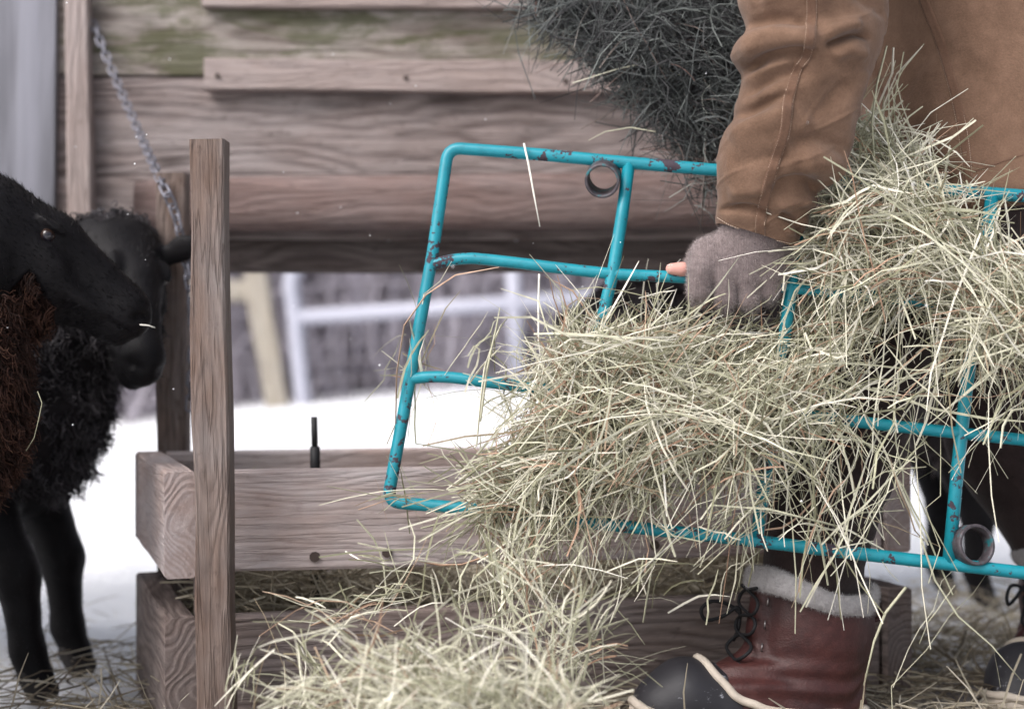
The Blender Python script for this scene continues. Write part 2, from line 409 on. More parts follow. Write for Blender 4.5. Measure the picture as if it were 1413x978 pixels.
def knit(m):
    nt = m.node_tree; bs = nt.nodes['Principled BSDF']; w = ND(nt, 'ShaderNodeTexWave', Scale=95.0, Distortion=2.5, Detail=2.0); nt.links.new(coords(nt, (1, .6, .35), False), w.inputs[0])
    b = ND(nt, 'ShaderNodeBump', Strength=.3, Distance=.0012); nt.links.new(w.outputs[1], b.inputs['Height']); old = bs.inputs['Normal'].links[0].from_socket; nt.links.new(old, b.inputs['Normal']); nt.links.new(b.outputs[0], bs.inputs['Normal'])
knit(M['glove'])
M['glove_fuzz'] = strand_mat('wool_fuzz', [(0, (.15, .12, .118)), (.7, (.33, .28, .275)), (1, (.55, .49, .48))], .9)
M['skin'] = plain('skin', (.62, .33, .28), .5, .12, 60, .35, .0004)
M['skin'].node_tree.nodes['Principled BSDF'].inputs['Subsurface Weight'].default_value = .15
M['skin'].node_tree.nodes['Principled BSDF'].inputs['Subsurface Radius'].default_value = (.01, .004, .002)
M['nail'] = plain('nail', (.72, .47, .42), .3, .05, 40, .5)
def leather_mat():
    m, nt, bs = newmat('boot_leather'); v = coords(nt, (1, 1, 1), False)
    a = noise(nt, v, 14, 4, .6); b = noise(nt, v, 170, 4, .6); vo = ND(nt, 'ShaderNodeTexVoronoi', Scale=420); nt.links.new(v, vo.inputs[0])
    c = ramp(nt, [(.3, (.028, .0085, .009)), (.55, (.060, .018, .0165)), (.8, (.12, .045, .038))], a).outputs[0]
    c = mix(nt, .4, c, ramp(nt, [(.35, (.6,) * 3), (.7, (1.3,) * 3)], b).outputs[0], 'MULTIPLY')
    nt.links.new(c, bs.inputs['Base Color']); bs.inputs['Roughness'].default_value = .5; bs.inputs['Specular IOR Level'].default_value = .4
    bump(nt, bs, math_n(nt, 'ADD', math_n(nt, 'MULTIPLY', vo.outputs[0], .5), math_n(nt, 'MULTIPLY', b, 1)), .35, .0015); return m
M['leather'] = leather_mat()
def rubber_mat():
    m, nt, bs = newmat('boot_rubber'); v = coords(nt, (1, 1, 1), False)
    a = noise(nt, v, 60, 6, .75); b = noise(nt, v, 14, 3, .5)
    a = noise(nt, coords(nt, (60, 170, 170), False), 1.0, 6, .75)
    s = math_n(nt, 'ADD', math_n(nt, 'MULTIPLY', a, .6), math_n(nt, 'MULTIPLY', b, .45))
    mk = ramp(nt, [(.60, (0, 0, 0)), (.66, (1, 1, 1))], s).outputs[0]
    nt.links.new(mix(nt, math_n(nt, 'MULTIPLY', mk, .7), (.022, .021, .026), (.62, .63, .70)), bs.inputs['Base Color'])
    bs.inputs['Roughness'].default_value = .55; bump(nt, bs, s, .4, .002); return m
M['rubber'] = rubber_mat()
M['cream'] = plain('cream_rubber', (.58, .51, .43), .7, .25, 60, .3, .001)
M['felt'] = plain('grey_felt', (.38, .365, .37), .95, .3, 120, .1, .002, .3)
M['felt_fuzz'] = strand_mat('felt_fuzz', [(0, (.30, .285, .285)), (1, (.60, .58, .585))], .9)
M['lace'] = plain('black_lace', (.012, .012, .014), .7, .3, 300)
M['eyelet'] = plain('eyelet_metal', (.3, .28, .28), .4, .2, 60, .5, 0, 0, .9)
M['hide'] = plain('black_hide', (.0062, .0054, .0065), .6, .5, 40, .18, .002)
M['face_fur'] = strand_mat('black_face_fur', [(0, (.003, .0027, .003)), (.8, (.010, .009, .0105)), (1, (.04, .036, .042))], .5, spec=.2)
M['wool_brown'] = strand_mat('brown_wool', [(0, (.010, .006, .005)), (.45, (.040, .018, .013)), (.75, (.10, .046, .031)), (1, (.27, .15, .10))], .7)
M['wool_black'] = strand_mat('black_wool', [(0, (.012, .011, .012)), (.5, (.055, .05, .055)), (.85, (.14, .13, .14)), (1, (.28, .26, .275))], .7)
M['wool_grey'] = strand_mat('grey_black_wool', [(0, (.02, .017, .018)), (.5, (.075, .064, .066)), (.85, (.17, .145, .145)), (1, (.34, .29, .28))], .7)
M['eye'] = None
def eye_mat():
    m, nt, bs = newmat('sheep_eye'); tc = nt.nodes.new('ShaderNodeTexCoord'); sp = nt.nodes.new('ShaderNodeSeparateXYZ'); nt.links.new(tc.outputs['Object'], sp.inputs[0])
    r = math_n(nt, 'SQRT', math_n(nt, 'ADD', math_n(nt, 'POWER', sp.outputs[0], 2), math_n(nt, 'POWER', sp.outputs[2], 2)))
    c = ramp(nt, [(0, (.008, .007, .012)), (.5, (.012, .010, .016)), (.6, (.022, .015, .014)), (.8, (.035, .02, .016)), (.95, (.10, .062, .05))], math_n(nt, 'MULTIPLY', r, 90)).outputs[0]
    nt.links.new(c, bs.inputs['Base Color']); bs.inputs['Roughness'].default_value = .08; bs.inputs['Specular IOR Level'].default_value = .6; return m
M['eye'] = eye_mat()
M['hoof'] = plain('hoof', (.03, .026, .025), .6, .3, 80)
M['nose'] = plain('nose_skin', (.018, .015, .018), .45, .3, 90, .5, .001)
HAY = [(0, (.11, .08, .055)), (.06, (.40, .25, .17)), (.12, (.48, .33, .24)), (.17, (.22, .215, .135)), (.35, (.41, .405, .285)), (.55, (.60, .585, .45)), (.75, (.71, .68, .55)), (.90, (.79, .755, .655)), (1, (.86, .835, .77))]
M['hay'] = strand_mat('hay', HAY, .6)
M['hay_old'] = strand_mat('old_hay', [(0, (.13, .10, .07)), (.3, (.26, .22, .16)), (.7, (.42, .37, .28)), (1, (.62, .57, .47))], .75)
M['hay_dark'] = strand_mat('dark_shaded_meadow_hay', [(0, (.025, .021, .023)), (.3, (.055, .056, .058)), (.6, (.12, .13, .128)), (.8, (.21, .23, .215)), (.84, (.18, .11, .095)), (.9, (.26, .275, .25)), (1, (.44, .45, .40))], .7)  # darker grass hay, with the bundle's shade also in the colour
M['fleece_brown'] = plain('brown_undercoat', (.016, .008, .0065), .9, .4, 60, .1, .004)
M['fleece_black'] = plain('black_undercoat', (.020, .0175, .0195), .9, .4, 60, .1, .004)
M['fleece_grey'] = plain('grey_undercoat', (.085, .072, .073), .9, .45, 45, .1, .006)
M['chain'] = plain('galvanised_steel', (.20, .20, .235), .45, .4, 120, .5, .0006, 0, .6)
M['iron'] = plain('black_iron', (.012, .012, .014), .6, .3, 80, .4)
M['galv'] = plain('galvanised_tube', (.40, .405, .475), .5, .12, 6, .5)
M['wire'] = plain('fence_wire', (.22, .20, .22), .6, .2, 6)
M['twig'] = strand_mat('bare_twigs', [(0, (.37, .34, .385)), (.5, (.42, .39, .44)), (1, (.47, .44, .49))], .9)
M['nailhead'] = plain('rusty_iron', (.05, .035, .03), .7, .4, 200)
M['snowflake'] = plain('snowflake', (.9, .9, .92), .6, .02, 10)

# ---------------------------------------------------------------- ground
def ground_z(x, y):
    t = np.clip((y - 2.9) / 5.1, 0, 1); t = t * t * (3 - 2 * t)
    far = np.clip((y - 8.0) / 30, 0, 1.5)
    return t * (0.335 + 0.10 * np.clip(x, -8, 9)) + far * 3.2
def ground():
    ax = np.unique(np.concatenate([np.linspace(-60, -3, 30), np.linspace(-3, 3, 150), np.linspace(3, 60, 30)]))
    ay = np.unique(np.concatenate([np.linspace(-30, 0.8, 20), np.linspace(.8, 4, 110), np.linspace(4, 12, 50), np.linspace(12, 120, 40)]))
    X, Y = np.meshgrid(ax, ay, indexing='ij'); Z = ground_z(X, Y)
    pp = np.stack([X.ravel(), Y.ravel(), 0 * X.ravel()], 1)
    near = np.exp(-((Y - 2.2) / 3.0) ** 2).ravel()
    Zr = Z.ravel() + near * (.012 * wnoise(pp, 9, 3) + .005 * wnoise(pp, 45, 4)) - .006 + (1 - near) * .03 * wnoise(pp, 2.0, 5)
    V = np.stack([X.ravel(), Y.ravel(), Zr], 1); nx, ny = X.shape
    i, j = np.meshgrid(np.arange(nx - 1), np.arange(ny - 1), indexing='ij'); b = (i * ny + j).ravel()
    Q = np.stack([b, b + ny, b + ny + 1, b + 1], 1)
    m, nt, bs = newmat('trampled_snow'); v = coords(nt, (1, 1, 1), False)
    sep = nt.nodes.new('ShaderNodeSeparateXYZ'); nt.links.new(v, sep.inputs[0])
    n1 = noise(nt, v, 5, 5, .6); n2 = noise(nt, v, 38, 5, .7)
    # trampled mud and chaff round the feeder, clean snow beyond
    dx = math_n(nt, 'MULTIPLY', math_n(nt, 'SUBTRACT', sep.outputs[0], .35), .78); dy = math_n(nt, 'MULTIPLY', math_n(nt, 'SUBTRACT', sep.outputs[1], 1.7), 1.15)
    rr = math_n(nt, 'SQRT', math_n(nt, 'ADD', math_n(nt, 'MULTIPLY', dx, dx), math_n(nt, 'MULTIPLY', dy, dy)))
    q = math_n(nt, 'ADD', rr, math_n(nt, 'MULTIPLY', math_n(nt, 'ADD', n1, n2), .5))
    mk = ramp(nt, [(.95, (1, 1, 1)), (1.0, (.0, .0, .0))], math_n(nt, 'MULTIPLY', q, .72)).outputs[0]
    mud = mix(nt, n2, (.10, .085, .075), (.50, .48, .50))
    wood_fl = ramp(nt, [(.50, (0, 0, 0)), (.53, (1, 1, 1))], math_n(nt, 'MULTIPLY', math_n(nt, 'ADD', sep.outputs[1], math_n(nt, 'MULTIPLY', n1, .6)), .0585)).outputs[0]
    nt.links.new(mix(nt, wood_fl, mix(nt, mk, (.86, .87, .90), mud), mix(nt, n2, (.20, .175, .20), (.42, .39, .43))), bs.inputs['Base Color']); bs.inputs['Roughness'].default_value = .8
    bump(nt, bs, math_n(nt, 'ADD', n2, math_n(nt, 'MULTIPLY', n1, 2)), .6, .02)
    o = obj('snowy_ground', make_mesh('snowy_ground', V, Q), m); tag(o, 'white snow trampled to mud and hay around the feeder', 'ground', kind='structure')
ground()

# ---------------------------------------------------------------- boards
def board(name, c, size, mat, parent, rot=(0, 0, 0), bev=.003, warp=.0015, seed=0, nx=14):
    """a sawn board centred at c; size along local x, y, z; slightly uneven edges"""
    l, t, h = size; r = np.random.default_rng(seed + 11)
    xs = np.linspace(-l / 2, l / 2, nx)
    prof = []
    b = min(bev, t * .3, h * .3)
    for sy, sz in ((-1, -1), (1, -1), (1, 1), (-1, 1)):
        a = (sy * (t / 2 - b), sz * h / 2); bb = (sy * t / 2, sz * (h / 2 - b))
        prof += [a, bb] if (sy * sz) < 0 else [bb, a]
    prof = np.array(prof); prof = prof[np.argsort(np.arctan2(prof[:, 1] / h, prof[:, 0] / t))]
    k = len(prof); V = []
    oy = np.interp(xs, np.linspace(-l / 2, l / 2, 5), r.normal(size=5)) * warp * .6; 
    top = np.interp(xs, np.linspace(-l / 2, l / 2, 8), r.normal(size=8)) * warp; bot = np.interp(xs, np.linspace(-l / 2, l / 2, 8), r.normal(size=8)) * warp
    for i, x in enumerate(xs):
        for (py, pz) in prof: V.append((x, py + oy[i], pz + (top[i] if pz > 0 else bot[i])))
    Fs = [tuple(range(k - 1, -1, -1)), tuple((nx - 1) * k + j for j in range(k))]
    Fs = [tuple(reversed(f)) for f in Fs]
    for i in range(nx - 1):
        for j in range(k): Fs.append((i * k + j, (i + 1) * k + j, (i + 1) * k + (j + 1) % k, i * k + (j + 1) % k))
    me = make_mesh(name, V, Fs, smooth=False)
    import bmesh
    bm = bmesh.new(); bm.from_mesh(me); bmesh.ops.recalc_face_normals(bm, faces=bm.faces); bm.to_mesh(me); bm.free()
    o = bpy.data.objects.new(name, me); me.materials.append(mat); o.location = [float(v) for v in c]; o.rotation_euler = rot; COL.objects.link(o)
    return put(o, parent)
UP = (0, -math.pi / 2, 0)          # local x -> up

# ---------------------------------------------------------------- barn wall
DW = 2.70
def zw(py, d=DW): return CAMZ + (489 - py) / F * d
def xw(px, d=DW): return (px - 706.5) / F * d
wall = thing('barn_wall', 'weathered horizontal plank wall of a raised barn, mossy near the top', 'barn wall', (.3, DW + .02, 0))
x0, x1 = xw(-330), xw(1720)
def hplank(a, b, d, t, mat, l=x0, r=x1, name='plank', tilt=0, seed=0, parent=wall, warp=.002):
    board(name, ((l + r) / 2, d + t / 2, (zw(a, d) + zw(b, d)) / 2), (r - l, t, zw(a, d) - zw(b, d)), mat, parent, (0, tilt, 0), .003, warp, seed, 24)
hplank(101, -58, DW, .025, M['wall_moss'], seed=1) if False else None
rows = [(-58, 103, 'wall_moss', 0), (107, 241, 'wall', .004), (243, 330, 'wall', .0), (-222, -62, 'wall_moss', 0), (-385, -226, 'wall', 0), (-545, -389, 'wall', 0)]
for i, (a, b, mt, yo) in enumerate(rows): hplank(a, b, DW + yo, .026, M[mt], seed=20 + i, tilt=.001 * (-1) ** i)
hplank(322, 374, DW + .012, .035, M['shaded_board'], name='sill_board', seed=31, tilt=-.004, l=xw(125))
hplank(-18, 11, DW - .026, .024, M['batten'], l=xw(278, 2.67), r=xw(1250), name='batten', seed=32, tilt=.005)
hplank(83, 127, DW - .030, .028, M['batten'], l=xw(281, 2.67), r=xw(1180), name='batten', seed=33, tilt=.006)
board('batten', (xw(107, 2.67), DW - .018, zw(110, 2.67)), (.52, .034, S(32, 2.67)), M['batten'], wall, (0, -math.pi / 2 - .018, 0), .003, .001, 34)
# rounded pole rail along the foot of the wall
def log_rail(name, a, b, ry, rz, mat, parent, seed):
    n, k = 40, 20; t = np.linspace(0, 1, n); a = np.array(a, float); b = np.array(b, float); L = np.linalg.norm(b - a)
    V = []; r = np.random.default_rng(seed); ph = r.random(4) * 6
    for i in range(n):
        s = 1 + .03 * math.sin(t[i] * 9 + ph[0]) + .02 * math.sin(t[i] * 23 + ph[1])
        e = .0 if 0 < i < n - 1 else .12
        for j in range(k):
            an = j / k * 2 * math.pi; q = (abs(math.cos(an)) ** 4 + abs(math.sin(an)) ** 4) ** -.25     # squarish round
            V.append(((t[i] - .5) * L, ry * q * math.cos(an) * s * (1 - e), rz * q * math.sin(an) * s * (1 - e)))
    Fs = [tuple(range(k)), tuple((n - 1) * k + j for j in range(k - 1, -1, -1))]
    for i in range(n - 1):
        for j in range(k): Fs.append((i * k + j, i * k + (j + 1) % k, (i + 1) * k + (j + 1) % k, (i + 1) * k + j))
    me = make_mesh(name, V, [f[::-1] for f in Fs]); o = obj(name, me, mat)
    o.location = [float(v) for v in (a + b) / 2]; d = b - a; o.rotation_euler = (0, -math.atan2(d[2], d[0]), math.atan2(d[1], d[0]))
    return put(o, parent)
dr = 2.66
log_rail('rail', (xw(190, dr), dr, zw(283, dr)), (xw(1700, dr), dr, zw(270, dr)), .036, S(37, dr), M['rail'], wall, 5)
for i, px in enumerate((-290, 1660)):
    board('wall_post', (xw(px), DW + .10, .85), (1.9, .1, .1), M['wall'], wall, UP, .006, .002, 50 + i)
for px, py in ((536, 330), (712, 330), (110, 40), (107, 65), (300, 105), (560, 108), (780, 112)):
    d = DW - .03 if py < 300 else DW + .011
    V, Fs = tube_arrays([P(px, py, d) + (0, -.003, 0), P(px, py, d) + (0, .004, 0)], .0045, 8)
    obj('nail', make_mesh('nail', V, Fs, False), M['galv'] if py > 300 else M['nailhead'], wall)
# grey sheet door beside the wall
sh = board('grey_panel', (xw(-60), DW - .008, zw(100)), (xw(81) - xw(-200), .02, 0.95), M['sheet'], None, (0, .008, 0), .002, .001, 61, 20)
tag(sh, 'smooth grey sheet panel fixed at the end of the plank wall', 'panel')

# ---------------------------------------------------------------- feeding trough
tr = thing('feeding_trough', 'low timber hay feeder of stacked planks with two tall corner posts', 'feeder', (0, 2.1, 0))
O = np.array((P(227, 652, 1.896)[0], 1.896, 0)); aF, aE = math.radians(13.6), math.radians(19.8)
uF = np.array((math.cos(aF), math.sin(aF), 0)); vE = np.array((-math.sin(aE), math.cos(aE), 0)); TL = 1.10
zb, zt = .2225, .3630
def endboard(u0, z0, z1, mat, seed, w=.042, d0=0, d1=.43):
    c = O + uF * (u0 + w / 2) + vE * ((d0 + d1) / 2); board('end_board', (c[0], c[1], (z0 + z1) / 2), (d1 - d0, w, z1 - z0), mat, tr, (0, 0, aE + math.pi / 2), .004, .001, seed)
def longboard(v0, z0, z1, mat, seed, t=.03, name='side_board', u0=.046, u1=TL - .046):
    a = O + uF * u0 + vE * (v0 + t / 2); b = O + uF * u1 + vE * (v0 + t / 2); c = (a + b) / 2
    board(name, (c[0], c[1], (z0 + z1) / 2), (np.linalg.norm(b - a), t, z1 - z0), mat, tr, (0, 0, aF), .004, .0012, seed, 20)
endboard(0, zb, zt, M['trough'], 70); endboard(TL - .042, zb, zt, M['trough'], 71)
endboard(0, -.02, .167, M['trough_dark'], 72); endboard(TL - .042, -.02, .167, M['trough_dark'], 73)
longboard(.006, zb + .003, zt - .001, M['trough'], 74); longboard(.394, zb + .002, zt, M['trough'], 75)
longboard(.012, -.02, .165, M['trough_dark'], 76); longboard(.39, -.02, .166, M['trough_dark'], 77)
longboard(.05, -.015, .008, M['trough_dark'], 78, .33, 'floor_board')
for u, v in ((.065, .065), (TL - .065, .065), (.065, .365), (TL - .065, .365)):
    c = O + uF * u + vE * v; board('corner_block', (c[0], c[1], .165), (.37, .036, .036), M['trough_dark'], tr, (0, -math.pi / 2, aF), .003, .001, int(80 + u * 9 + v * 30))
# tall posts: in front of the near corner and behind the far one
a = P(289, 195, 1.862); b = P(301, 1075, 1.862); c = (a + b) / 2
board('post', c, (np.linalg.norm(a - b), .040, S(48, 1.862)), M['post'], tr, (0, -math.pi / 2 - math.atan2(12, 880), 0), .003, .0012, 91, 26)
a = P(238, 240, 2.335); b = P(241, 935, 2.335); c = (a + b) / 2
board('post', c, (np.linalg.norm(a - b), .038, S(41, 2.335)), M['trough_dark'] if False else M['post'], tr, (0, -math.pi / 2 - .004, 0), .003, .001, 92, 20)
for px, py in ((435, 768), (535, 762), (905, 752)):
    d = (O + uF * .3)[1] - .004; q = O + uF * 0; 
    t = ((px - 706.5) / F * q[1] - q[0]) / (uF[0] - (px - 706.5) / F * uF[1]); p = q + uF * t + vE * .004
    V, Fs = tube_arrays([p + (0, -.0015, CAMZ + (489 - py) / F * p[1]), p + (0, .006, CAMZ + (489 - py) / F * p[1])], .0072, 9); obj('bolt', make_mesh('bolt', V, Fs, False), M['nailhead'], tr)
# black iron rod standing in the trough
p = P(435, 640, 2.13); rod = thing('iron_rod', 'short black iron rod standing upright in the feeder', 'rod', (p[0], p[1], 0.01))
tube('shaft', [P(433.5, 575, 2.13), P(434.5, 622, 2.13)], S(4.5, 2.13), M['iron'], rod); tube('socket', [P(434.5, 616, 2.13), P(435, 640, 2.13), (p[0], p[1], .012)], S(7, 2.13), M['iron'], rod)

# ---------------------------------------------------------------- chain
ch = thing('steel_chain', 'galvanised chain hanging from the plank wall down to the feeder post', 'chain', P(128, 32, 2.68))
def link_mesh():
    t = np.linspace(0, 2 * math.pi, 20, endpoint=False); L, W = .0075, .0062
    c = np.stack([np.cos(t) * W + np.sign(np.cos(t)) * L, np.sin(t) * W, 0 * t], 1)
    V, Fs = tube_arrays(c, .0021, 6, closed=True); me = make_mesh('link', V, Fs); me.materials.append(M['chain']); return me
lm = link_mesh()
path = smooth_path([P(128, 32, 2.69), P(158, 105, 2.63), P(190, 178, 2.50), P(222, 250, 2.315), P(240, 290, 2.298), P(251, 335, 2.295), P(262, 400, 2.29), P(266, 470, 2.29), P(262, 560, 2.295)], 30)
seg = np.linalg.norm(np.diff(path, axis=0), axis=1); cum = np.r_[0, np.cumsum(seg)]
for i, s in enumerate(np.arange(.008, cum[-1], .0195)):
    p = np.array([np.interp(s, cum, path[:, k]) for k in range(3)]); q = np.array([np.interp(s + .004, cum, path[:, k]) for k in range(3)])
    o = bpy.data.objects.new('link', lm); COL.objects.link(o); o.location = [float(v) for v in p]
    o.rotation_mode = 'XYZ'; qd = Vector([float(v) for v in q - p]).to_track_quat('X', 'Z'); 
    o.rotation_euler = (qd @ Matrix.Rotation(math.radians(90 * (i % 2) + 30), 4, 'X').to_quaternion()).to_euler(); put(o, ch)

# ---------------------------------------------------------------- paddock fence and woods behind
DF = 8.0
fp = thing('fence_post', 'pale leaning wooden fence post beside the tubular gate', 'fence post', (xw(385, DF), DF, .2))
a, b = P(345, 330, DF), P(388, 590, DF); c = (a + b) / 2
board('upright', c, (np.linalg.norm(a - b), .10, .125), M['fence_wood'], fp, (0, -math.pi / 2 - math.atan2(43, 260), 0), .012, .004, 101)
log_rail('cross_rail', P(40, 400, DF + .1), P(352, 402, DF + .08), .05, .062, M['fence_wood'], fp, 12)
fg = thing('tubular_fence_gate', 'pale galvanised tubular gate with wire mesh behind the feeder', 'gate', (xw(600, DF), DF, .2))
rt = .047
tube('frame_tube', smooth_path([P(428, 585, DF), P(418, 545, DF), P(408, 440, DF), P(402, 395, DF), P(408, 372, DF), P(430, 360, DF), P(560, 345, DF), P(1100, 290, DF)], 6), rt, M['galv'], fg, 10)
tube('cross_tube', [P(408, 438, DF), P(700, 419, DF), P(1100, 392, DF)], rt * .95, M['galv'], fg)
tube('bottom_tube', [P(424, 568, DF), P(700, 534, DF), P(1100, 490, DF)], rt * .5, M['galv'], fg)
for px in (703, 985): tube('upright_tube', [P(px + 3, 335, DF), P(px + 12, 540 - (px - 700) * .12, DF)], rt * .95, M['galv'], fg)
for i in range(26):
    px = 425 + i * 26; tube('wire', [P(px, 345, DF + .03), P(px + 8, 566 - i * 3.2, DF + .03)], .0036, M['wire'], fg, 5)
for i in range(8):
    py = 372 + i * 26; tube('wire', [P(412, py, DF + .03), P(1090, py - 46, DF + .03)], .0036, M['wire'], fg, 5)
# wire netting to the other side of the post
wf = thing('wire_fence', 'thin square wire netting stretched past the pale fence post', 'fence', (xw(60, DF), DF, .1))
for i in range(17): tube('wire', [P(-60 + i * 25, 335, DF + .15), P(-50 + i * 25, 610 - i * 1.5, DF + .15)], .0034, M['wire'], wf, 5)
for i in range(10): tube('wire', [P(-70, 350 + i * 26, DF + .15), P(350, 342 + i * 26, DF + .15)], .0034, M['wire'], wf, 5)
tube('fence_stake', [P(-75, 330, DF + .15), P(-60, 640, DF + .15)], .04, M['fence_wood'], wf)
# bare woods
n = 21000; r = np.random.default_rng(3)
x = r.uniform(-11, 13, n); y = 8.35 + 13 * r.random(n) ** 1.5; L = r.uniform(.5, 2.6, n) * (1 + (r.random(n) < .1) * 1.0)
z = ground_z(x, y) + L * .42 - .1
d = unit(np.stack([r.normal(0, .28, n), r.normal(0, .25, n), np.ones(n)], 1)); tw = r.random(n) < .35
d[tw] = unit(r.normal(size=(tw.sum(), 3)) * (1, .6, .6)); z[tw] += r.uniform(0, 1.2, tw.sum())
C = hay_lines(np.stack([x, y, z], 1), d, L, r.uniform(0, .08, n), np.full(n, .012), 5, rng=r)
o = obj('bare_thicket', strand_mesh('bare_thicket', C, r.uniform(.007, .024, n), r.random(n)), M['twig'])
tag(o, 'bare grey violet thicket of winter stems behind the paddock fence', 'thicket', kind='stuff')
# ---------------------------------------------------------------- sheep
def make_sheep(label, base, yaw, poll, nose, up, fleece, h, fur_n, locks, curl, foot=(), seed=0, focus=None, torso=None, lift=0.0, bare=.0, ears=None, hd=1.0):
    """base: point on the ground under the chest; forward = yaw; poll/nose: world points of the head"""
    base = np.array((base[0], base[1], 0.0)); cy, sy = math.cos(yaw), math.sin(yaw)
    Rm = np.array(((cy, -sy, 0), (sy, cy, 0), (0, 0, 1)))          # local -> world
    lo = lambda p: (np.array(p) - base) @ Rm
    t = torso or {}
    zc, zr_, rc, rr_, Lb = t.get('zc', .50), t.get('zr', .51), t.get('rc', .165), t.get('rr', .19), t.get('L', .62)
    A, B = lo(poll), lo(nose); f = unit(B - A); u = np.array(up, float) @ Rm; u = unit(u - f * (u @ f)); s = np.cross(u, f)
    H = lambda a, sd, b: A + (f * a + s * sd + u * b) * hd
    HM = np.stack([f, s, u], 1)
    pts = [A, B, (-Lb - .25, -.25, 0), (.2, .25, .8), H(0, .2, 0), H(0, -.2, 0), H(.3, 0, .05), H(.2, 0, -.2)]
    S_ = Sdf(np.min(pts, 0) - .06, np.max(pts, 0) + .06, h)
    wool = [((.0, 0, zc), (-Lb, 0, zr_), rc, rr_), ((-.02, 0, zc + .02), tuple(H(-.01, 0, -.075)), rc * .92, .085)]
    for a, b, r1, r2 in wool: S_.cone(a, b, r1, r2, .05)
    S_.ell((-.25, 0, zc - .02), (.3, rc + .02, rc + .03), k=.05); S_.ell((.03, 0, zc - .05), (.12, rc * .85, rc * .95), k=.05)
    # head
    eh = lambda c, r_, M_, k=.02, sub=False: S_.ell(c, np.array(r_) * hd, M_, k, sub)
    ch_d = lambda a, b, r1, r2, k=.02, sub=False, flat=None: S_.cone(a, b, r1 * hd, r2 * hd, k, sub, flat)
    eh(H(.055, 0, -.05), (.08, .062, .07), HM, .02)
    ch_d(H(.085, 0, -.024), H(.215, 0, -.040), .046, .0385, .02, flat=(s, .82))
    eh(H(.225, 0, -.046), (.042, .036, .041), HM, .015)
    eh(H(.222, 0, -.080), (.033, .025, .020), HM, .006)
    ch_d(H(.075, 0, -.10), H(.195, 0, -.072), .052, .030, .02, flat=(s, .8))
    for q in (-1, 1):
        eh(H(.08, q * .026, -.085), (.062, .036, .056), HM, .02)
        eh(H(.064, q * .046, .008), (.026, .010, .006), HM, .007); eh(H(.068, q * .049, -.024), (.022, .009, .006), HM, .006)
        eh(H(.085, q * .052, -.034), (.035, .010, .010), HM, .012)
        ch_d(H(.105, q * .04, -.055), H(.19, q * .030, -.062), .018, .012, .015)
        eh(H(.067, q * .060, -.010), (.0120, .014, .0078), HM, .006, True)
        ch_d(H(.258, q * .012, -.022), H(.243, q * .030, -.034), .0045, .0065, .005, True)
        ch_d(H(.262, q * .020, -.058), H(.190, q * .040, -.066), .0030, .0022, .004, True)
        e0, e1, e2 = H(.008, q * .055, -.030), H(-.012, q * .115, -.020), H(-.020, q * .172, -.040)
        ax = unit(u + .3 * f)
        if ears:
            dv = Rm.T @ unit(np.array(ears[q][0], float)); ax = Rm.T @ unit(np.array(ears[q][1], float)); e1, e2 = e0 + dv * .055, e0 + dv * ears[q][2]
        er = .022 if ears else .031
        S_.cone(e0, e1, .015, er, .010, flat=(ax, .45)); S_.cone(e1, e2, er, .008, .008, flat=(ax, .40))
        S_.cone(e0 * .6 + e1 * .4 + ax * .013, e1 * .4 + e2 * .6 + ax * .012, .006, .010, .008, True)
    # legs: front legs with wrist, hind legs with hock
    legs = foot or [(.0, .085), (.03, -.085), (-Lb - .01, .09), (-Lb + .05, -.09)]
    hooves = []
    for i, (lx, ly) in enumerate(legs):
        fr = i < 2; x0_ = -.01 if fr else -Lb + .02; y0_ = .08 * (1 if ly > 0 else -1)
        if fr: ch_ = [(x0_, y0_, .42), (x0_ + (lx - x0_) * .3 - .015, y0_, .32), (x0_ + (lx - x0_) * .75 + .012, ly, .185), (lx - .004, ly, .075), (lx + .012, ly, .028)]; rs = [.075, .052, .033, .0235, .026]
        else: ch_ = [(x0_ + .02, y0_, .42), (x0_ + .035, y0_, .33), (lx - .045, ly, .21), (lx - .012, ly, .08), (lx + .008, ly, .028)]; rs = [.085, .062, .033, .0235, .026]
        S_.chain([np.array(c) for c in ch_], rs, .02); hooves.append((lx, ly))
    S_.cone((-Lb - .17, 0, zr_ + .08), (-Lb - .21, 0, zr_ - .12), .03, .018, .03)
    V, Q = S_.mesh(2); N = normals(V, Q)
    d = np.full(len(V), 9.0)
    def wdist(X):
        dd = np.full(len(X), 9.0)
        for a, b, r1, r2 in wool + [((-.25, 0, zc - .02), (-.26, 0, zc - .02), rc, rc), ((.03, 0, zc - .05), (.031, 0, zc - .05), rc * .9, rc * .9)]:
            a = np.array(a); ba = np.array(b) - a; tt = np.clip(((X - a) @ ba) / (ba @ ba), 0, 1)
            dd = np.minimum(dd, np.linalg.norm(X - a - tt[:, None] * ba, axis=1) - (r1 + (r2 - r1) * tt))
        hx = (X - A) @ f; hz = (X - A) @ u
        hs2 = (X - A) @ s
        head = (hx > bare) & ((hz > -.022 - .5 * hx) | ((hx > .14) & (hz > -.118))) & (hz > -.2) & (hz < .12) & (np.abs(hs2) < .2) & (hx < .32) | ((np.abs(hs2) > .05) & (np.abs(hx) < .07) & (np.abs(hz + .03) < .07))
        low = X[:, 2] < .30
        return np.where(head | low, 9, dd)
    wd = wdist(V); wmsk = wd < .05
    lump = wnoise(V, 70, seed + 1, 2) * .006 + wnoise(V, 22, seed + 2, 2) * .006
    V2 = V + N * np.where(wmsk, lump, wnoise(V, 60, seed + 3, 2) * .0012)[:, None]
    W = lambda X: X @ Rm.T + base
    root = thing('sheep', label, 'sheep', (base[0], base[1], 0))
